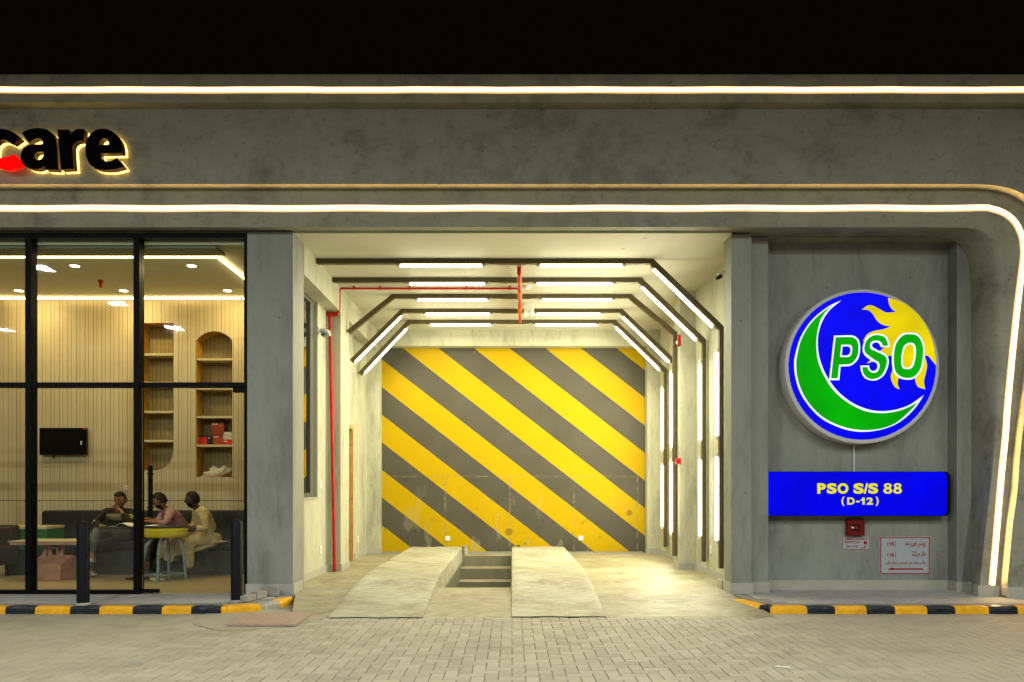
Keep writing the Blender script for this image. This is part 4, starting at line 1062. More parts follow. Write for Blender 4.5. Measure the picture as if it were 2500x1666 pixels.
word(urdu('ایمرجنسی سوئچ'), 2065, 2095, 1328, 1339, off=.0, root=eg, Y=ye+.0045, mat=M['sign_red'], dz=.002)
hg = thing('help_sign', 'white sign with red border, Urdu lines and an arrow', 'sign', P(2209, 1356, ye))
MB().box(X(2147.5, ye), X(2271.8, ye), ye, YS-.001, Z(1403, ye), Z(1310.5, ye)).build('sign_plate', M['sign_white'], hg)
o_ = [(2149, 1312), (2270, 1312), (2270, 1401.5), (2149, 1401.5)]; i_ = [(2151.2, 1314.2), (2267.8, 1314.2), (2267.8, 1399.3), (2151.2, 1399.3)]
me = curve_mesh([[(X(x, ye), Z(y, ye)) for x, y in l] for l in (o_, i_)], .002); me.transform(Matrix.Translation((0, ye-.001, 0)) @ FRONT); link('border', me, M['sign_red'], hg)
for dg_, ya_, yb2 in (('5', 1323.5, 1333.5), ('6', 1350, 1360)):
    kw = dict(root=hg, Y=ye+.0045, mat=M['sign_red'])
    word('(', 2166, 2168.6, ya_-1, yb2+1.3, off=.03, dz=.002, **kw); digit_one(2170.8, 2173.4, ya_, yb2-.6, **kw)
    word(dg_, 2175.6, 2182, ya_, yb2-.6, off=.03, dz=.002, **kw); word(')', 2184.3, 2187, ya_-1, yb2+1.3, off=.03, dz=.002, **kw)
word(urdu('پولیس فوری مدد'), 2208, 2258.5, 1320, 1336.5, off=.008, root=hg, Y=ye+.0045, mat=M['sign_red'], dz=.002)
word(urdu('فائر بریگیڈ'), 2225, 2259, 1345, 1360.5, off=.008, root=hg, Y=ye+.0045, mat=M['sign_red'], dz=.002)
word(urdu('ہنگامی صورت میں ایمرجنسی سوئچ دبائیں'), 2162, 2259.5, 1368, 1381, off=.0, root=hg, Y=ye+.0045, mat=M['sign_red'], dz=.002)
ar = [(2165, 1389.5), (2181, 1385.8), (2180, 1387.8), (2253.5, 1387.8), (2253.5, 1391.4), (2180, 1391.4), (2181, 1393)]
me = curve_mesh([[(X(x, ye), Z(y, ye)) for x, y in ar]], .002); me.transform(Matrix.Translation((0, ye-.001, 0)) @ FRONT); link('arrow', me, M['sign_red'], hg)

# "care" halo letters
def CZ(x, y, Y): return P(x/6.92, 280+y/6.92, Y)
YL = 9.475
cl = thing('letter_sign', 'black halo-lit letters reading care with a red smile shape', 'sign', P(120, 370, YL))
cA = [[(0,240),(150,268),(270,330),(352,402,1),(212,500,1),(150,466),(60,428),(-20,440),(-85,500),(-110,590),(-100,680),(-60,740,1),(-200,860,1),(-290,740),(-315,600),(-290,450),(-220,330),(-110,255)]]
aA = [[(370,315,1),(450,265),(600,232),(760,245),(870,305),(935,400),(955,500),(968,700),(978,938,1),(768,925,1),(750,858,1),(690,905),(600,922),(480,900),(390,840),(355,735),(362,640),(410,560),(500,512),(600,503),(722,502,1),(718,455),(690,415),(620,402),(560,422),(476,468,1)],
      [(578,700),(590,660),(640,632),(736,630,1),(735,690),(700,750),(640,768),(598,745)]]
rA = [[(970,255,1),(1165,255,1),(1196,355,1),(1230,290),(1290,250),(1370,243),(1422,252,1),(1412,445,1),(1340,445),(1265,470),(1225,530),(1225,620),(1232,760),(1245,918,1),(1030,928,1)]]
eA = [[(2066,650,1),(2062,560),(2030,430),(1950,325),(1850,262),(1740,240),(1620,265),(1510,350),(1450,480),(1440,600),(1460,720),(1520,840),(1620,910),(1750,935),(1900,930),(2020,905),(2098,880,1),(1975,725,1),(1920,765),(1850,790),(1780,785),(1712,735),(1690,655,1)],
      [(1675,512,1),(1690,450),(1720,412),(1768,400),(1820,432),(1848,512,1)]]
rd = [[(-230,810,1),(-100,760),(0,745),(80,722),(160,712),(236,674,1),(300,722),(350,780),(396,846,1),(330,905),(200,942),(100,936),(0,905),(-120,870)]]
M['letter_blk'] = plain('black_letter_face', (.002, .002, .002), .6, spec=.02)
M['letter_side'] = plain('dark_bronze_return', (.06, .03, .02), .4, .3)
M['halo'] = emit('letter_halo_glow', (1, .62, .12), 4.0)
M['letter_red'] = emit('red_lit_face', (1, 0, 0), .95, (.5, 0, 0))
for nm_, L in (('letter_c', cA), ('letter_a', aA), ('letter_r', rA), ('letter_e', eA)):
    S = [spline(l, 5, True) for l in L]
    o = link(nm_, traced(S, CZ, YL, .004), M['letter_blk'], cl)
    # returns behind the face are the same outline at the same true size, shifted back
    base = [[(lambda q: (q.x, q.z))(CZ(x, y, YL)) for x, y in l] for l in S]
    me = curve_mesh(base, .085); me.transform(Matrix.Translation((0, YL+.0455, 0)) @ FRONT); link('letter_return', me, M['letter_side'], o)
    me = curve_mesh(base, .03, offset=0.0); me.transform(Matrix.Translation((0, YL+.124, 0)) @ FRONT); link('halo_light', me, M['halo'], o)
S = [spline(l, 5, True) for l in rd]
base = [[(lambda q: (q.x, q.z))(CZ(x, y, YL)) for x, y in l] for l in S]
me = curve_mesh(base, .05); me.transform(Matrix.Translation((0, YL+.015, 0)) @ FRONT); link('smile_shape', me, M['letter_red'], cl)

# ================================================================== BOLLARDS, LOOSE PAVERS
def bollard(px, py_top, py_base, label, r=.066):
    Y = (CH-WZ)*F/(py_base-1192); x = X(px, Y); zt = Z(py_top, Y)
    o = thing('bollard', label, 'bollard', (x, Y, WZ), 'black steel bollards on the sidewalk')
    prof = [(r, WZ-.01), (r, zt-.045)]+[(r*math.cos(t), zt-.045+.045*math.sin(t)) for t in (.3, .6, .9, 1.2, 1.5)]
    MB().lathe((x, Y, 0), prof, 32).build('post', M['black2'], o, smooth=True)
    MB().lathe((x, Y, 0), [(r+.016, WZ-.004), (r+.013, WZ+.012), (r+.003, WZ+.022), (r-.01, WZ+.024)], 20).build('cement_collar', M['kgry'], o, smooth=True)
bollard(203, 1273, 1476, 'black bollard in front of the sitting man, left of the mullion')
bollard(578, 1269, 1469, 'black bollard at the right end of the glazing by the loose pavers')
def loose(px, pyb, L, W, H, rz, label, z0=WZ, Y=None):
    Y = Y or (CH-z0)*F/(pyb-1192); x = X(px, Y); o = thing('loose_paver', label, 'paver', (x, Y, z0), 'loose pavers by the pier')
    o.rotation_euler = (0, 0, rz)
    me = MB().box(-L/2, L/2, -W/2, W/2, 0, H, b=.006); m_ = bpy.data.meshes.new('block'); m_.from_pydata(me.v, [], me.f)
    m_.materials.append(M['loose']); q = bpy.data.objects.new('block', m_); COL.objects.link(q); q.parent = o
    m2 = bpy.data.meshes.new('mortar'); k = MB().box(-L/2+.02, L/2-.02, -W/2+.02, W/2-.02, H, H+.004); m2.from_pydata(k.v, [], k.f); m2.materials.append(M['dust']); q = bpy.data.objects.new('mortar_smear', m2); COL.objects.link(q); q.parent = o
loose(606, 1468, .09, .19, .07, -.25, 'loose grey paver next to the right bollard')
loose(632, 1461, .09, .2, .08, -.3, 'middle loose grey paver of three')
loose(660, 1455, .2, .1, .09, .15, 'loose grey paver touching the left pier')
# small litter: white stick right foreground and dark pebbles
a = P(1912, 1631, CH*F/(1631-1192)); tag(MB().bar((a.x-.05, a.y+.02, .008), (a.x+.05, a.y-.01, .006), .012, .008, up=(0, 0, 1)).build('litter_stick', M['white']), 'small white stick lying on the paving at lower right', 'litter')

# ================================================================== ROOM CONTENTS
loop = [(-8.02, 10.5), (-3.78, 10.5), (-3.78, 12.8), (-8.02, 12.8), (-8.02, 10.5)]
mb = MB()
for a_, b_ in zip(loop[:-1], loop[1:]): mb.bar((a_[0], a_[1], RZ-.03), (b_[0], b_[1], RZ-.03), .015, .02, up=(0, 0, 1))
tag(mb.build('ceiling_led_loop', M['led_in']), 'thin rectangular LED line loop on the shop ceiling', 'LED strip')
dl_lab = {(0, 0): 'downlight near the left edge of the shop window, front row', (1, 0): 'front row downlight in the middle window bay', (2, 0): 'front row downlight above the glass door',
          (0, 1): 'rear row downlight in the leftmost pane', (1, 1): 'rear row downlight in the middle window bay', (2, 1): 'rear row downlight at the right end'}
for j, Y in enumerate((11.0, 12.38)):
    for i, x in enumerate((-7.45, -5.87, -4.30)):
        o = thing('downlight', dl_lab[(i, j)], 'ceiling light', (x, Y, RZ), 'recessed downlights in the shop ceiling')
        MB().lathe((x, Y, RZ), [(.075, -.001), (.075, -.006), (.06, -.008)], 24).build('trim_ring', M['white'], o, smooth=True)
        MB().lathe((x, Y, RZ), [(.058, -.0085), (.058, -.011)], 24).build('lamp', M['spot'], o)
        l = bpy.data.lights.new('downlight_lamp', 'AREA'); l.shape = 'DISK'; l.size = .12; l.energy = 19; l.color = (1, .76, .36)
        lo = bpy.data.objects.new('downlight_lamp', l); lo.location = (x, Y, RZ-.03); COL.objects.link(lo)
a = P(246, 687, 11.8)
sp = thing('sprinkler', 'small red sprinkler on the shop ceiling', 'sprinkler', (a.x, 11.8, RZ))
MB().tube([(a.x, 11.8, RZ), (a.x, 11.8, RZ-.05), (a.x, 11.8, RZ-.09)], [.04, .022, .018], 12).build('body', M['red'], sp, smooth=True)
MB().lathe((a.x, 11.8, RZ-.1), [(.03, 0), (.03, .006)], 12).build('deflector', M['orange'], sp)
# television
yt = 12.8
tv = thing('television', 'black flat television on the slatted wall', 'television', P(153, 1077, yt))
MB().box(X(96, yt), X(211, yt), yt, yt+.045, Z(1111, yt), Z(1045, yt)).build('screen', M['tv'], tv, bevel=.004)
MB().box(X(140, yt), X(170, yt), yt+.045, RY-.001, Z(1090, yt), Z(1065, yt)).build('bracket', M['black2'], tv)
MB().box(X(127, yt), X(131, yt), yt+.02, yt+.03, Z(1119, yt), Z(1111, yt)).build('cable', M['black2'], tv)
MB().box(X(203, yt), X(209.5, yt), yt-.001, yt, Z(1049, yt), Z(1046, yt)).build('sticker', M['redplastic'], tv)
MB().box(X(197, yt), X(199.5, yt), yt-.001, yt, Z(1086, yt), Z(1077, yt)).build('sticker', M['paper'], tv)
a = P(307, 1191, RY); o = thing('wall_socket', 'small pale socket on the slatted wall above the sitting man', 'socket', a)
MB().box(a.x-.03, a.x+.03, RY-.014, RY-.003, a.z-.03, a.z+.03).build('face_plate', M['white'], o, bevel=.003)
MB().box(a.x-.008, a.x+.014, RY-.0155, RY-.013, a.z-.01, a.z+.01).build('socket_hole', M['steel'], o)
# sofa
so = thing('sofa', 'long black sofa with slate base along the slatted wall', 'sofa', (-5, 12.5, WZ))
MB().box(X(97, 12.6), -3.14, 12.62, 12.88, .5, Z(1247, 12.6), b=.05).build('backrest', M['sofa_blk'], so, smooth=True)
MB().box(X(99, 12.6), -3.14, 12.2, 12.618, .44, .60, b=.03).build('seat', M['sofa_blk'], so, smooth=True)
MB().box(X(99, 12.6)+.02, -3.16, 12.22, 12.6, WZ, .44).build('base', M['sofa_base'], so)
# seam line
mb = MB()
for px in (200, 310, 430, 540): MB().box(X(px, 12.6)-.004, X(px, 12.6)+.004, 12.612, 12.62, .6, Z(1252, 12.6)).build('seam', M['sofa_base'], so)
# green crate and low plinth
gc = thing('green_cabinet', 'green storage cabinet behind the pink table', 'cabinet', (X(60, 12.2), 12.2, WZ))
MB().box(X(14, 12.2), X(121, 12.2), 12.12, 12.6, Z(1343, 12.2), Z(1292, 12.2)).build('cabinet_body', M['green'], gc, bevel=.01)
MB().box(X(12, 12.2), X(122, 12.2), 12.10, 12.6, Z(1291.8, 12.2), Z(1285, 12.2)).build('cabinet_top', M['shelf'], gc, bevel=.004)
MB().box(X(16, 12.2), X(119, 12.2), 12.16, 12.58, WZ, Z(1343.2, 12.2)).build('plinth', M['sofa_base'], gc)
# armchair at far left
ac = thing('armchair', 'dark brown armchair on thin black legs left of the pink table', 'armchair', (X(-40, 11.8), 11.8, WZ))
MB().box(X(-95, 11.8), X(17, 11.8), 11.6, 12.1, Z(1380, 11.8), Z(1330, 11.8), b=.04).build('seat', M['brown'], ac, smooth=True)
MB().box(X(-95, 11.8), X(17, 11.8), 11.98, 12.14, Z(1330, 11.8)+.0, Z(1284, 11.8), b=.04).build('backrest', M['brown'], ac, smooth=True)
MB().box(X(-3, 11.8), X(17.5, 11.8), 11.56, 11.975, Z(1332, 11.8), Z(1288, 11.8), b=.03).build('armrest', M['brown'], ac, smooth=True)
for dx, dy in ((0, 11.62), (14, 11.64), (0, 12.05)): MB().tube([(X(dx, 11.8), dy, Z(1382, 11.8)), (X(dx-6, 11.8), dy, WZ)], [.014, .008], 8).build('leg', M['black2'], ac)
# pink table and pink block
pt = thing('pink_table', 'low pink wooden table with angled legs', 'table', (X(107, 11.7), 11.7, WZ))
zt = Z(1320.5, 11.5)
MB().box(X(26, 11.45), X(190, 11.45), 11.42, 11.95, zt-.055, zt-.012, b=.006).build('frame', M['pink'], pt)
MB().box(X(24, 11.45), X(191, 11.45), 11.4, 11.97, zt-.012, zt).build('table_top', M['shelf'], pt)
for (a0, b0) in (((115, 1331), (107, 1362)), ((155, 1331), (150, 1360)), ((120, 1331), (126, 1368))):
    pa = P(*a0, 11.7); pb = P(*b0, 11.62); MB().tube([pa, pb], [.026, .03], 10).build('leg', M['pink'], pt, smooth=True)
pbk = thing('pink_toolbox', 'gable-topped pink box standing under the pink table', 'box', (X(120, 11.5), 11.5, WZ))
YA = 11.45; xb0, xb1 = X(78, YA), X(147, YA)
z_b, z_e, z_r = WZ, Z(1379, YA), Z(1358, YA)
mb = MB(); dpt = .42
mb.add([(xb0, YA, z_b), (xb1, YA, z_b), (xb1, YA, z_e), (xb0, YA, z_e), (xb0, YA+dpt, z_b), (xb1+.12, YA+dpt, z_b), (xb1+.12, YA+dpt, z_e), (xb0, YA+dpt, z_e), (xb0, YA+dpt*.5, z_r), (xb1+.07, YA+dpt*.5, z_r)],
       [(0, 1, 2, 3), (4, 7, 6, 5), (0, 3, 8, 7, 4), (1, 5, 6, 9, 2), (3, 2, 9, 8), (7, 8, 9, 6), (0, 4, 5, 1)])
mb.build('box_body', M['pink'], pbk, bevel=.008)
MB().tube([(X(100, YA), YA+.2, z_r-.02), (X(103, YA), YA+.2, z_r+.1), (X(120, YA), YA+.2, z_r+.1), (X(123, YA), YA+.2, z_r-.02)], .018, 8).build('handle', M['pink'], pbk, smooth=True)
# tyre table
YT = 11.55; xt = X(403.5, YT)
tt = thing('tyre_table', 'round table made from a yellow tyre on four wrapped legs', 'table', (xt, YT, WZ))
r = X(455, YT)-xt; z1_, z0_ = Z(1290.5, YT-r), Z(1315, YT-r)
prof = [(r*.80, z0_), (r*.93, z0_+.012), (r*.985, z0_+.035)]
for k in range(5):
    zz = z0_+.045+k*(z1_-z0_-.08)/5; prof += [(r, zz), (r, zz+.010), (r*.985, zz+.013), (r*.985, zz+.017)]
prof += [(r, z1_-.035), (r*.98, z1_-.012), (r*.92, z1_)]
MB().lathe((xt, YT, 0), prof, 48).build('tyre', M['tyre'], tt, smooth=False)
MB().lathe((xt, YT, 0), [(r*.97, z1_+.001), (r*.98, z1_+.012), (r*.97, z1_+.02)], 48).build('table_top', M['table_blk'], tt, smooth=True)
for dx, dy in ((-.22, -.12), (.02, -.25), (.22, .05), (-.05, .22)):
    MB().tube([(xt+dx*.55, YT+dy*.55, z0_+.01), (xt+dx*.95, YT+dy*.95, z0_-.1), (xt+dx*1.12, YT+dy*1.12, .4), (xt+dx*1.2, YT+dy*1.2, WZ)], [.022, .026, .024, .02], 10).build('leg', M['wrap'], tt, smooth=True)
mb = MB(); q = [(-.22, -.12), (.02, -.25), (.22, .05), (-.05, .22)]
for k in range(4):
    a_, b_ = q[k], q[(k+1) % 4]; mb.tube([(xt+a_[0]*1.17, YT+a_[1]*1.17, .17), (xt+b_[0]*1.17, YT+b_[1]*1.17, .17)], .014, 8)
mb.build('foot_ring', M['wrap'], tt, smooth=True)
# second dark table
YT2 = 11.65; xt2 = X(300, YT2)
t2 = thing('round_table', 'dark round table with papers in front of the sitting man', 'table', (xt2, YT2, WZ))
MB().lathe((xt2, YT2, 0), [(.30, z1_-.014), (.31, z1_), (.305, z1_+.014)], 40).build('table_top', M['table_blk'], t2, smooth=True)
MB().tube([(X(335, YT2), YT2, z1_-.014), (X(335, YT2), YT2, WZ+.02)], .03, 12).build('column', M['black2'], t2, smooth=True)
MB().lathe((X(335, YT2), YT2, 0), [(.16, WZ), (.15, WZ+.015), (.04, WZ+.025)], 24).build('foot', M['black2'], t2, smooth=True)
# magazine
def sheet(name, x0, x1, y0, y1, z, curl, label, mat='paper'):
    mb = MB(); vs = []; n = 10
    for j in (0, 1):
        for i in range(n+1):
            t = i/n; vs.append((x0+(x1-x0)*t, y0 if j == 0 else y1, z+curl*math.sin(math.pi*t)**2*(1 if t > .3 else .4)))
    vs += [(v[0], v[1], v[2]-.004) for v in vs]; m = 2*(n+1)
    fs = [(i, i+1, n+2+i, n+1+i) for i in range(n)] + [(m+n+1+i, m+n+2+i, m+i+1, m+i) for i in range(n)] + [(m+i, m+i+1, i+1, i) for i in range(n)]
    mb.add(vs, fs); return tag(mb.build(name, M[mat], smooth=False, recalc=False), label, 'magazine')
sheet('magazine', X(276, 11.5), X(328, 11.5), 11.42, 11.68, z1_+.020, .045, 'open curled magazine on the dark round table')
sheet('paper_sheet', X(345, 11.5), X(379, 11.5), 11.42, 11.68, z1_+.027, .006, 'flat white paper on the tyre table')

# shelf contents
ysh = RY+.10
def carton(name, pxa, pxb, pya, pyb, mat, label, d=.12, tilt=0, cat='box', lid=None, Y=ysh):
    o = thing(name, label, cat, P((pxa+pxb)/2, pyb, Y))
    MB().box(X(pxa, Y), X(pxb, Y), Y, Y+d, Z(pyb, Y), Z(pya, Y)).build('carton_body', mat, o, bevel=.003)
    if lid: MB().box(X(pxa, Y)-.004, X(pxb, Y)+.004, Y-.004, Y+d, Z(pya, Y)+.001, Z(pya-lid, Y)).build('lid', M['black2'], o)
    else:
        MB().box(X(pxa+2, Y), X(pxa+(pxb-pxa)*.5, Y), Y-.002, Y-.0005, Z(pya+5, Y), Z(pya+3, Y)).build('print', M['paper'], o)
zf = 1086.5
carton('storage_bin', 482, 506, 1067, zf, M['redplastic'], 'small red bin with dark lid at the left of the shelf', lid=3)
carton('carton', 520, 546, 1063, zf, M['brownred'], 'lower brown-red carton on the niche shelf')
carton('carton', 516, 547, 1032, 1062, M['brownred'], 'upper red carton with round print in the niche')
MB().lathe((X(538, ysh), ysh-.001, Z(1040, ysh)), [(.022, .001), (.022, -.001)], 20, axis='y').build('print', M['orange'], bpy.data.objects['carton.001'])
carton('carton', 507, 519, 1066, zf, M['sofa_blk'], 'narrow dark carton between the red ones')
carton('tool_case', 544, 566, 1074, zf, M['redplastic'], 'red case under folded papers at the right of the shelf')
carton('folded_papers', 544, 566, 1055, 1073.5, M['film'], 'pale folded papers stacked on the red case')
def crumple(name, pxa, pxb, pya, pyb, label, Y):
    bm = bmesh.new(); bmesh.ops.create_icosphere(bm, subdivisions=4, radius=1)
    cx, cz = X((pxa+pxb)/2, Y), Z(pyb, Y); hw = (X(pxb, Y)-X(pxa, Y))/2; hh = Z(pya, Y)-Z(pyb, Y)
    from mathutils import noise
    for v in bm.verts:
        p = v.co.copy(); f = 1+.45*noise.noise(p*2.3)+.25*noise.noise(p*6)
        v.co = Vector((cx+p.x*hw*f, Y+p.y*.09, cz+max(0, (p.z*.5+.35+.25*p.x))*hh*f))
    mb = MB(); mb.bm(bm); return tag(mb.build(name, M['film'], smooth=False), label, 'plastic film')
crumple('plastic_film', 495, 560, 1140, 1165, 'crumpled clear packing film at the bottom of the arched niche', RY+.14)
a = P(402, 1411, 11.5)
bmx = bmesh.new(); bmesh.ops.create_icosphere(bmx, subdivisions=3, radius=1)
from mathutils import noise
for v in bmx.verts:
    p = v.co.copy(); f = 1+.4*noise.noise(p*3); v.co = Vector((X(392, 11.5)+p.x*.1*f, 11.4+p.y*.07, WZ+max(0, p.z+.5)*.06*f))
mb = MB(); mb.bm(bmx); tag(mb.build('plastic_film', M['film']), 'torn plastic wrap at the foot of the tyre table', 'plastic film')

# ================================================================== PEOPLE
def skin_mesh(name, nodes, edges, mat, parent, sub=2, root=None, extra=None, label=None):
    keys = list(nodes); idx = {k: i for i, k in enumerate(keys)}
    me = bpy.data.meshes.new(name); me.from_pydata([nodes[k][0] for k in keys], [(idx[a], idx[b]) for a, b in edges], [])
    o = bpy.data.objects.new('tmp', me); COL.objects.link(o)
    m = o.modifiers.new('s', 'SKIN'); m.use_smooth_shade = True
    s = o.modifiers.new('u', 'SUBSURF'); s.levels = sub; s.render_levels = sub
    sv = me.skin_vertices[0].data
    for k in keys:
        r_ = nodes[k][1]; sv[idx[k]].radius = r_ if isinstance(r_, tuple) else (r_, r_)
        sv[idx[k]].use_root = (k == (root or keys[0]))
    dg = bpy.context.evaluated_depsgraph_get(); dg.update()
    m2 = bpy.data.meshes.new_from_object(o.evaluated_get(dg)); bpy.data.objects.remove(o)
    mb = MB(); mb.add([v.co for v in m2.vertices], [tuple(p.vertices) for p in m2.polygons])
    if extra: extra(mb)
    return mb.build(name, mat, parent, smooth=True, label=label)
def Q(x, y, Y): return P(180+x/5.6, 1170+y/5.6, Y)
def hand_nodes(nd, ed, wrist, palm_dir, side, curl, pre, key_w, scale=1):
    """five fingers rooted in the palm"""
    d = Vector(palm_dir).normalized(); sd = Vector(side).normalized(); up = d.cross(sd).normalized()
    pal = wrist + d*.05*scale; nd[pre+'p'] = (pal, (.030*scale, .017*scale)); ed.append((key_w, pre+'p'))
    for k, (off, ln) in enumerate(((-.03, .062), (-.01, .072), (.01, .068), (.03, .052))):
        b = pal + sd*off*scale + d*.035*scale
        c = b + d*ln*.5*scale - up*curl*.015; e = c + d*ln*.45*scale*(1-curl*.5) - up*curl*.035
        nd[f'{pre}f{k}a'] = (b, .0095*scale); nd[f'{pre}f{k}b'] = (c, .0085*scale); nd[f'{pre}f{k}c'] = (e, .007*scale)
        ed += [(pre+'p', f'{pre}f{k}a'), (f'{pre}f{k}a', f'{pre}f{k}b'), (f'{pre}f{k}b', f'{pre}f{k}c')]
    b = pal - sd*.035*scale - d*.012*scale; c = b - sd*.018*scale + d*.03*scale - up*.01
    nd[pre+'ta'] = (b, .011*scale); nd[pre+'tb'] = (c, .009*scale); ed += [(pre+'p', pre+'ta'), (pre+'ta', pre+'tb')]
def head(mb, c, face, tilt=0, s=1.0):
    """ellipsoid skull with brow, nose, chin and ears; face = unit dir"""
    f = Vector(face).normalized(); r_ = Vector((-f.y, f.x, 0)).normalized(); u = r_.cross(f)*-1
    if u.z < 0: u = -u
    bm = bmesh.new(); bmesh.ops.create_uvsphere(bm, u_segments=24, v_segments=18, radius=1)
    for v in bm.verts:
        p = v.co.copy()  # x right, y front, z up
        w_ = .076; d_ = .096; h_ = .116
        jaw = max(0, -p.z)
        x = p.x*w_*(1-.28*jaw*jaw); y = p.y*d_*(1-.12*jaw); z = p.z*h_
        if p.y > .2:
            # nose
            nx = math.exp(-(p.x/.16)**2)*math.exp(-((p.z+.12)/.2)**2); y += .026*nx
            # eye sockets
            for ex in (-.36, .36): y -= .010*math.exp(-((p.x-ex)/.17)**2)*math.exp(-((p.z-.1)/.13)**2)
            y += .006*math.exp(-((p.z-.3)/.1)**2)+.008*math.exp(-((p.z+.8)/.2)**2)*math.exp(-(p.x/.4)**2)
            y += .006*math.exp(-((p.z+.48)/.08)**2)*math.exp(-(p.x/.3)**2)
        v.co = Vector(c) + (r_*x + f*y + u*z)*s
    mb.bm(bm)
    for e in (-1, 1):
        bm = bmesh.new(); bmesh.ops.create_uvsphere(bm, u_segments=10, v_segments=8, radius=1)
        for v in bm.verts: p = v.co.copy(); v.co = Vector(c)+(r_*(e*.078+p.x*.010)+f*(-.008+p.y*.018)+u*(-.005+p.z*.031))*s
        mb.bm(bm)
    return f, r_, u
def cap(mb, c, f, r_, u, s=1, back=1.0, beard=False, rough=.004, low=-.05):
    from mathutils import noise
    bm = bmesh.new(); bmesh.ops.create_icosphere(bm, subdivisions=4, radius=1)
    dels = []
    for v in bm.verts:
        p = v.co.copy()
        if not beard:
            keep = p.z > .42 or (p.y < .15 and p.z > low*8) 
            w_, d_, h_ = .087, .107, .131
        else:
            keep = p.z < -.30 and p.y > -.15 and not (p.z > -.52 and abs(p.x) < .25 and p.y > .6)
            w_, d_, h_ = .074, .101, .124
        if not keep: dels.append(v)
        jaw = max(0, -p.z); k = 1+rough*12*noise.noise(p*5)
        v.co = Vector(c)+(r_*p.x*w_*k*(1-.26*jaw*jaw)+f*p.y*d_*k*(1-.1*jaw)+u*p.z*h_*k)*s
    bmesh.ops.delete(bm, geom=dels, context='VERTS'); mb.bm(bm)
def eyes(c, f, r_, u, parent, s=1):
    mb = MB()
    for e in (-1, 1):
        bm = bmesh.new(); bmesh.ops.create_uvsphere(bm, u_segments=8, v_segments=6, radius=.0105*s)
        bmesh.ops.translate(bm, verts=bm.verts, vec=Vector(c)+(r_*e*.028+f*.083+u*.012)*s); mb.bm(bm)
    mb.build('eyes', M['eye'], parent, smooth=True)
    mb = MB()
    for e in (-1, 1): mb.bar(Vector(c)+(r_*e*.014+f*.094+u*.033)*s, Vector(c)+(r_*e*.046+f*.083+u*.034)*s, .006, .006)
    mb.build('eyebrows', M['hair'], parent)
M['hair'] = plain('black_hair', (.006, .005, .004), .6, bump=.6, bscale=120)
M['eye'] = plain('dark_eye', (.02, .015, .012), .2)
M['skin1'] = plain('brown_skin', (.26, .12, .06), .5, var=.1)
M['skin2'] = plain('brown_skin_mid', (.24, .11, .055), .5, var=.1)
M['skin3'] = plain('deep_brown_skin', (.075, .038, .022), .5, var=.1)
M['hoodie'] = plain('black_hoodie', (.02, .017, .014), .8, var=.3, bump=1, bscale=11)
M['hoodie_grey'] = plain('grey_hoodie_panel', (.17, .14, .09), .8, var=.2)
M['stripe_y'] = plain('yellow_sleeve_stripe', (.5, .42, .1), .7)
M['jeans'] = plain('grey_jeans', (.12, .125, .12), .8, var=.3, vscale=10, bump=1, bscale=11)
M['shirt'] = plain('pink_shirt', (.36, .19, .18), .75, var=.12, vscale=6, bump=1, bscale=11)
M['kurta'] = plain('cream_yellow_kurta', (.50, .39, .19), .75, var=.16, vscale=5, bump=1, bscale=10)
M['dark_tr'] = plain('dark_trousers', (.02, .018, .016), .8, var=.2)
M['shoe_w'] = plain('pale_sneaker', (.45, .43, .38), .6, var=.2)
M['shoe_d'] = plain('dark_shoe', (.05, .04, .03), .5)
M['shoe_r'] = plain('red_sandal', (.35, .06, .02), .5)

def arm(nd, ed, pre, sh, el, wr, r=(.052, .042, .026)):
    nd[pre+'s'] = (sh, r[0]); nd[pre+'u'] = (sh.lerp(el, .5), (r[0]+r[1])/2*.98); nd[pre+'e'] = (el, r[1]); nd[pre+'m'] = (el.lerp(wr, .45), r[1]*.9); nd[pre+'w'] = (wr, r[2])
    ed += [(pre+'s', pre+'u'), (pre+'u', pre+'e'), (pre+'e', pre+'m'), (pre+'m', pre+'w')]
def leg(nd, ed, pre, hip, kn, an, toe, r=(.085, .06, .04), cloth=False):
    nd[pre+'h'] = (hip, r[0]); nd[pre+'t'] = (hip.lerp(kn, .5), (r[0]+r[1])/2); nd[pre+'k'] = (kn, r[1]); nd[pre+'c'] = (kn.lerp(an, .35), r[1]*.95); nd[pre+'a'] = (an, r[2])
    ed += [(pre+'h', pre+'t'), (pre+'t', pre+'k'), (pre+'k', pre+'c'), (pre+'c', pre+'a')]
    if not cloth:
        nd[pre+'o'] = (toe, (.036, .022)); ed.append((pre+'a', pre+'o'))
def shoe(an, toe, mat, parent, name='shoe', r=1.0):
    d = (toe-an); fl = Vector((d.x, d.y, 0)).normalized() if Vector((d.x, d.y)).length > .01 else Vector((0, -1, 0))
    base = Vector((an.x, an.y, min(an.z, toe.z)))
    nd = {'a': (an+Vector((0, 0, .0)), .045*r), 'h': (an-fl*.02-Vector((0, 0, .05)), (.042*r, .036*r)), 'm': (an.lerp(toe, .55)+Vector((0, 0, -.02)), (.045*r, .034*r)), 't': (toe, (.042*r, .026*r))}
    return skin_mesh(name, nd, [('a', 'h'), ('h', 'm'), ('m', 't')], mat, parent, 2)
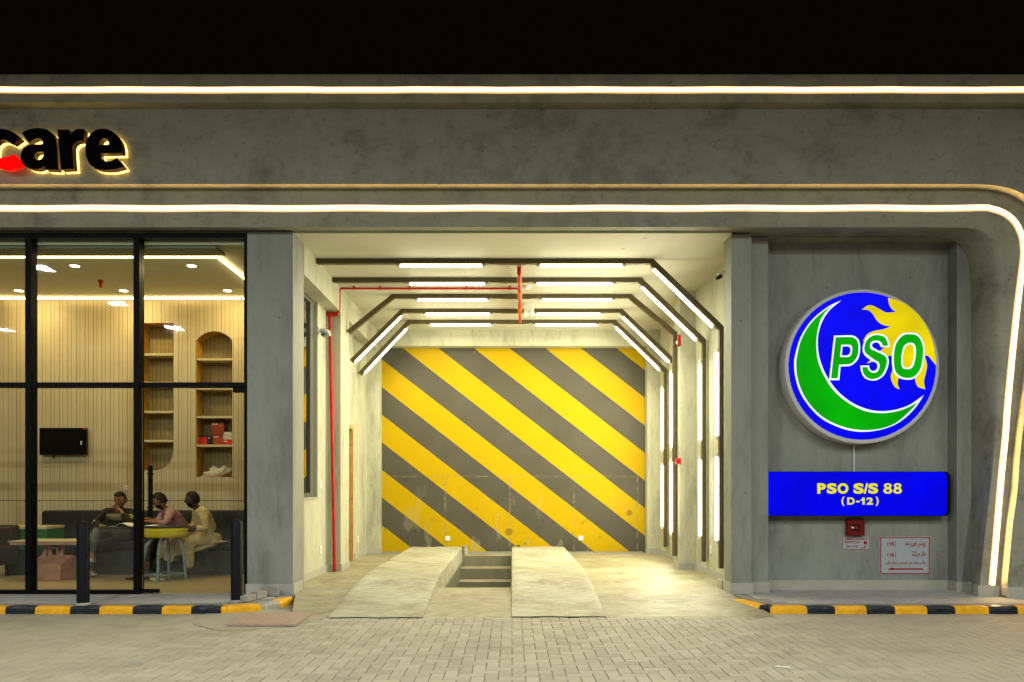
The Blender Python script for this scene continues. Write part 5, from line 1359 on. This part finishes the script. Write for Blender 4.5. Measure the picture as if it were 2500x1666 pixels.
def person(label, root_at, J, skin, top, legsm, shoes, face, headc, hs, sleeves=1.0, beard=False, kurta=False):
    """J: joints dict. returns root"""
    o = thing('person', label, 'person', root_at)
    nd = {}; ed = []
    nd['pel'] = (J['pel'], .11); nd['wai'] = (J['wai'], .105); nd['che'] = (J['che'], (.125, .11)); nd['nk0'] = (J['nk0'], .068); nd['nk1'] = (J['nk1'], .05)
    ed += [('pel', 'wai'), ('wai', 'che'), ('che', 'nk0'), ('nk0', 'nk1')]
    for s_ in 'LR':
        arm(nd, ed, s_, J[s_+'s'], J[s_+'e'], J[s_+'w']); ed.append(('che', s_+'s'))
        hd_ = J[s_+'d']; sd = J.get(s_+'side', Vector((0, 1, 0))); hand_nodes(nd, ed, J[s_+'w'], hd_, sd, J.get(s_+'curl', .6), s_+'H', s_+'w')
        leg(nd, ed, s_, J[s_+'h'], J[s_+'k'], J[s_+'a'], J[s_+'t']); ed.append(('pel', s_+'h'))
    res = {}
    def ex(mb): res['h'] = head(mb, headc, face, s=hs)
    body = skin_mesh('body', nd, ed, skin, o, 2, 'pel', ex)
    f, r_, u = res['h']
    mb = MB(); cap(mb, headc, f, r_, u, hs, rough=.007); mb.build('hair', M['hair'], o, smooth=True)
    eyes(headc, f, r_, u, o, hs)
    if beard: mb = MB(); cap(mb, headc, f, r_, u, hs, beard=True); mb.build('beard', M['hair'], o, smooth=True)
    # top
    nd = {}; ed = []
    low = J['wai'].lerp(J['pel'], .8)
    nd['wai'] = (low, .145); nd['mid'] = (J['wai'].lerp(J['che'], .3), .142); nd['che'] = (J['che'], (.155, .135)); nd['nk0'] = (J['nk0'], .08); ed += [('wai', 'mid'), ('mid', 'che'), ('che', 'nk0')]
    for s_ in 'LR':
        w_ = J[s_+'e'].lerp(J[s_+'w'], sleeves)
        arm(nd, ed, s_, J[s_+'s'], J[s_+'e'], w_, (.075, .058, .042)); ed.append(('che', s_+'s'))
    skin_mesh('kurta_top' if kurta else 'shirt', nd, ed, top, o, 2, 'che')
    nd = {'pel': (J['pel'], .135)}; ed = []
    for s_ in 'LR':
        leg(nd, ed, s_, J[s_+'h'], J[s_+'k'], J[s_+'a'], J[s_+'t'], (.105, .078, .055) if not kurta else (.115, .095, .075), cloth=True); ed.append(('pel', s_+'h'))
    skin_mesh('trousers', nd, ed, legsm, o, 2, 'pel')
    for s_ in 'LR': shoe(J[s_+'a'], J[s_+'t'], shoes, o)
    return o
# man with hand on chin
J = dict(pel=Q(610, 700, 12.30), wai=Q(612, 640, 12.28), che=Q(620, 500, 12.22), nk0=Q(635, 415, 12.2), nk1=Q(638, 360, 12.17),
         Ls=Q(445, 455, 12.2), Le=Q(290, 600, 12.05), Lw=Q(385, 650, 11.83), Ld=Vector((1, -.1, .0)), Lside=Vector((0, 1, 0)), Lcurl=.3,
         Rs=Q(800, 450, 12.2), Re=Q(760, 620, 11.95), Rw=Q(650, 440, 11.98), Rd=Vector((-.75, .05, .55)), Rside=Vector((.5, 0, .8)), Rcurl=1.2,
         Lh=Q(540, 725, 12.25), Lk=Q(320, 700, 11.9), La=Q(228, 1010, 11.86), Lt=Q(270, 1125, 11.72),
         Rh=Q(660, 725, 12.25), Rk=Q(270, 760, 12.0), Ra=Q(215, 1250, 11.98), Rt=Q(290, 1305, 11.82))
p1 = person('sitting man in black and grey hoodie resting his chin on his hand', Q(600, 1300, 12.3), J, M['skin1'], M['hoodie'], M['jeans'], M['shoe_w'], Vector((-.08, -1, -.18)), Q(635, 285, 12.12), 1.0, sleeves=.85)
nd = {'a': (Q(450, 505, 12.16), .055), 'b': (Q(560, 520, 12.13), .065), 'c': (Q(690, 520, 12.13), .065), 'd': (Q(800, 490, 12.16), .05)}
skin_mesh('hoodie_panel', nd, [('a', 'b'), ('b', 'c'), ('c', 'd')], M['hoodie_grey'], p1, 2)
mb = MB()
for q0, q1 in (((255, 600), (330, 640)), ((270, 565), (345, 610)), ((760, 485), (830, 515)), ((770, 520), (830, 545))): mb.tube([Q(*q0, 11.985), Q(*q1, 11.985)], .010, 8)
mb.build('sleeve_stripe', M['stripe_y'], p1, smooth=True)
# man in pink shirt
J = dict(pel=Q(1470, 730, 12.25), wai=Q(1440, 650, 12.22), che=Q(1330, 500, 12.12), nk0=Q(1255, 415, 12.05), nk1=Q(1215, 370, 12.02),
         Ls=Q(1330, 450, 11.95), Le=Q(1250, 615, 11.80), Lw=Q(1040, 575, 11.72), Ld=Vector((-1, 0, -.05)), Lside=Vector((0, 1, 0)),
         Rs=Q(1250, 460, 12.25), Re=Q(1150, 590, 12.15), Rw=Q(1010, 545, 11.95), Rd=Vector((-1, -.1, -.1)), Rside=Vector((0, 1, 0)),
         Lh=Q(1450, 745, 12.15), Lk=Q(1080, 760, 11.98), La=Q(1000, 1150, 11.95), Lt=Q(935, 1215, 11.8),
         Rh=Q(1450, 745, 12.35), Rk=Q(1060, 740, 12.2), Ra=Q(990, 1150, 12.15), Rt=Q(930, 1205, 12.0))
person('man in pink shirt leaning left over the table', Q(1470, 1300, 12.2), J, M['skin2'], M['shirt'], M['dark_tr'], M['shoe_r'], Vector((-1, -.25, -.42)), Q(1175, 300, 11.98), 1.02, sleeves=.55, beard=True)
# man in cream kurta
J = dict(pel=Q(1850, 775, 12.12), wai=Q(1840, 680, 12.1), che=Q(1760, 510, 12.05), nk0=Q(1680, 405, 12.0), nk1=Q(1650, 365, 11.98),
         Ls=Q(1775, 455, 11.86), Le=Q(1800, 690, 11.78), Lw=Q(1640, 665, 11.68), Ld=Vector((-1, .05, .08)), Lside=Vector((0, 1, 0)),
         Rs=Q(1690, 455, 12.2), Re=Q(1650, 660, 12.15), Rw=Q(1560, 650, 11.95), Rd=Vector((-1, -.1, .0)), Rside=Vector((0, 1, 0)),
         Lh=Q(1800, 800, 12.0), Lk=Q(1560, 870, 11.82), La=Q(1575, 1235, 11.85), Lt=Q(1535, 1300, 11.70),
         Rh=Q(1780, 790, 12.2), Rk=Q(1330, 850, 12.0), Ra=Q(1165, 1080, 12.0), Rt=Q(1090, 1140, 11.9))
p3 = person('man in cream kurta sitting at the right of the tyre table', Q(1850, 1300, 12.1), J, M['skin3'], M['kurta'], M['kurta'], M['shoe_d'], Vector((-1, -.22, -.08)), Q(1622, 285, 11.97), 1.0, sleeves=.9, beard=True, kurta=True)
# kurta skirt: draped shell from waist over thighs, hem hanging
sk = [(1450,745,1),(1320,830),(1245,950),(1228,1100,1),(1290,1130),(1350,1128,1),(1400,1045),(1600,1010),(1880,920,1),(1930,880),(2055,860,1),(1965,850),(1950,790),(1890,745),(1700,735)]
S = spline(sk, 6, True); bm = bmesh.new()
front = [bm.verts.new(Q(x, y, 11.88+.0001*(x-1200)+.012*math.sin(x*.03))) for x, y in S]
f0 = bm.faces.new(front); ext = bmesh.ops.extrude_face_region(bm, geom=[f0]); vs_ = [e for e in ext['geom'] if isinstance(e, bmesh.types.BMVert)]
for v in vs_: v.co.y += .2
es = [e for e in bm.edges if abs(e.verts[0].co.y-e.verts[1].co.y) < .1]
bmesh.ops.bevel(bm, geom=es, offset=.03, segments=4, affect='EDGES', clamp_overlap=True)
mb = MB(); mb.bm(bm); mb.build('kurta_skirt', M['kurta'], p3, smooth=True)

print('objects', len(bpy.data.objects))
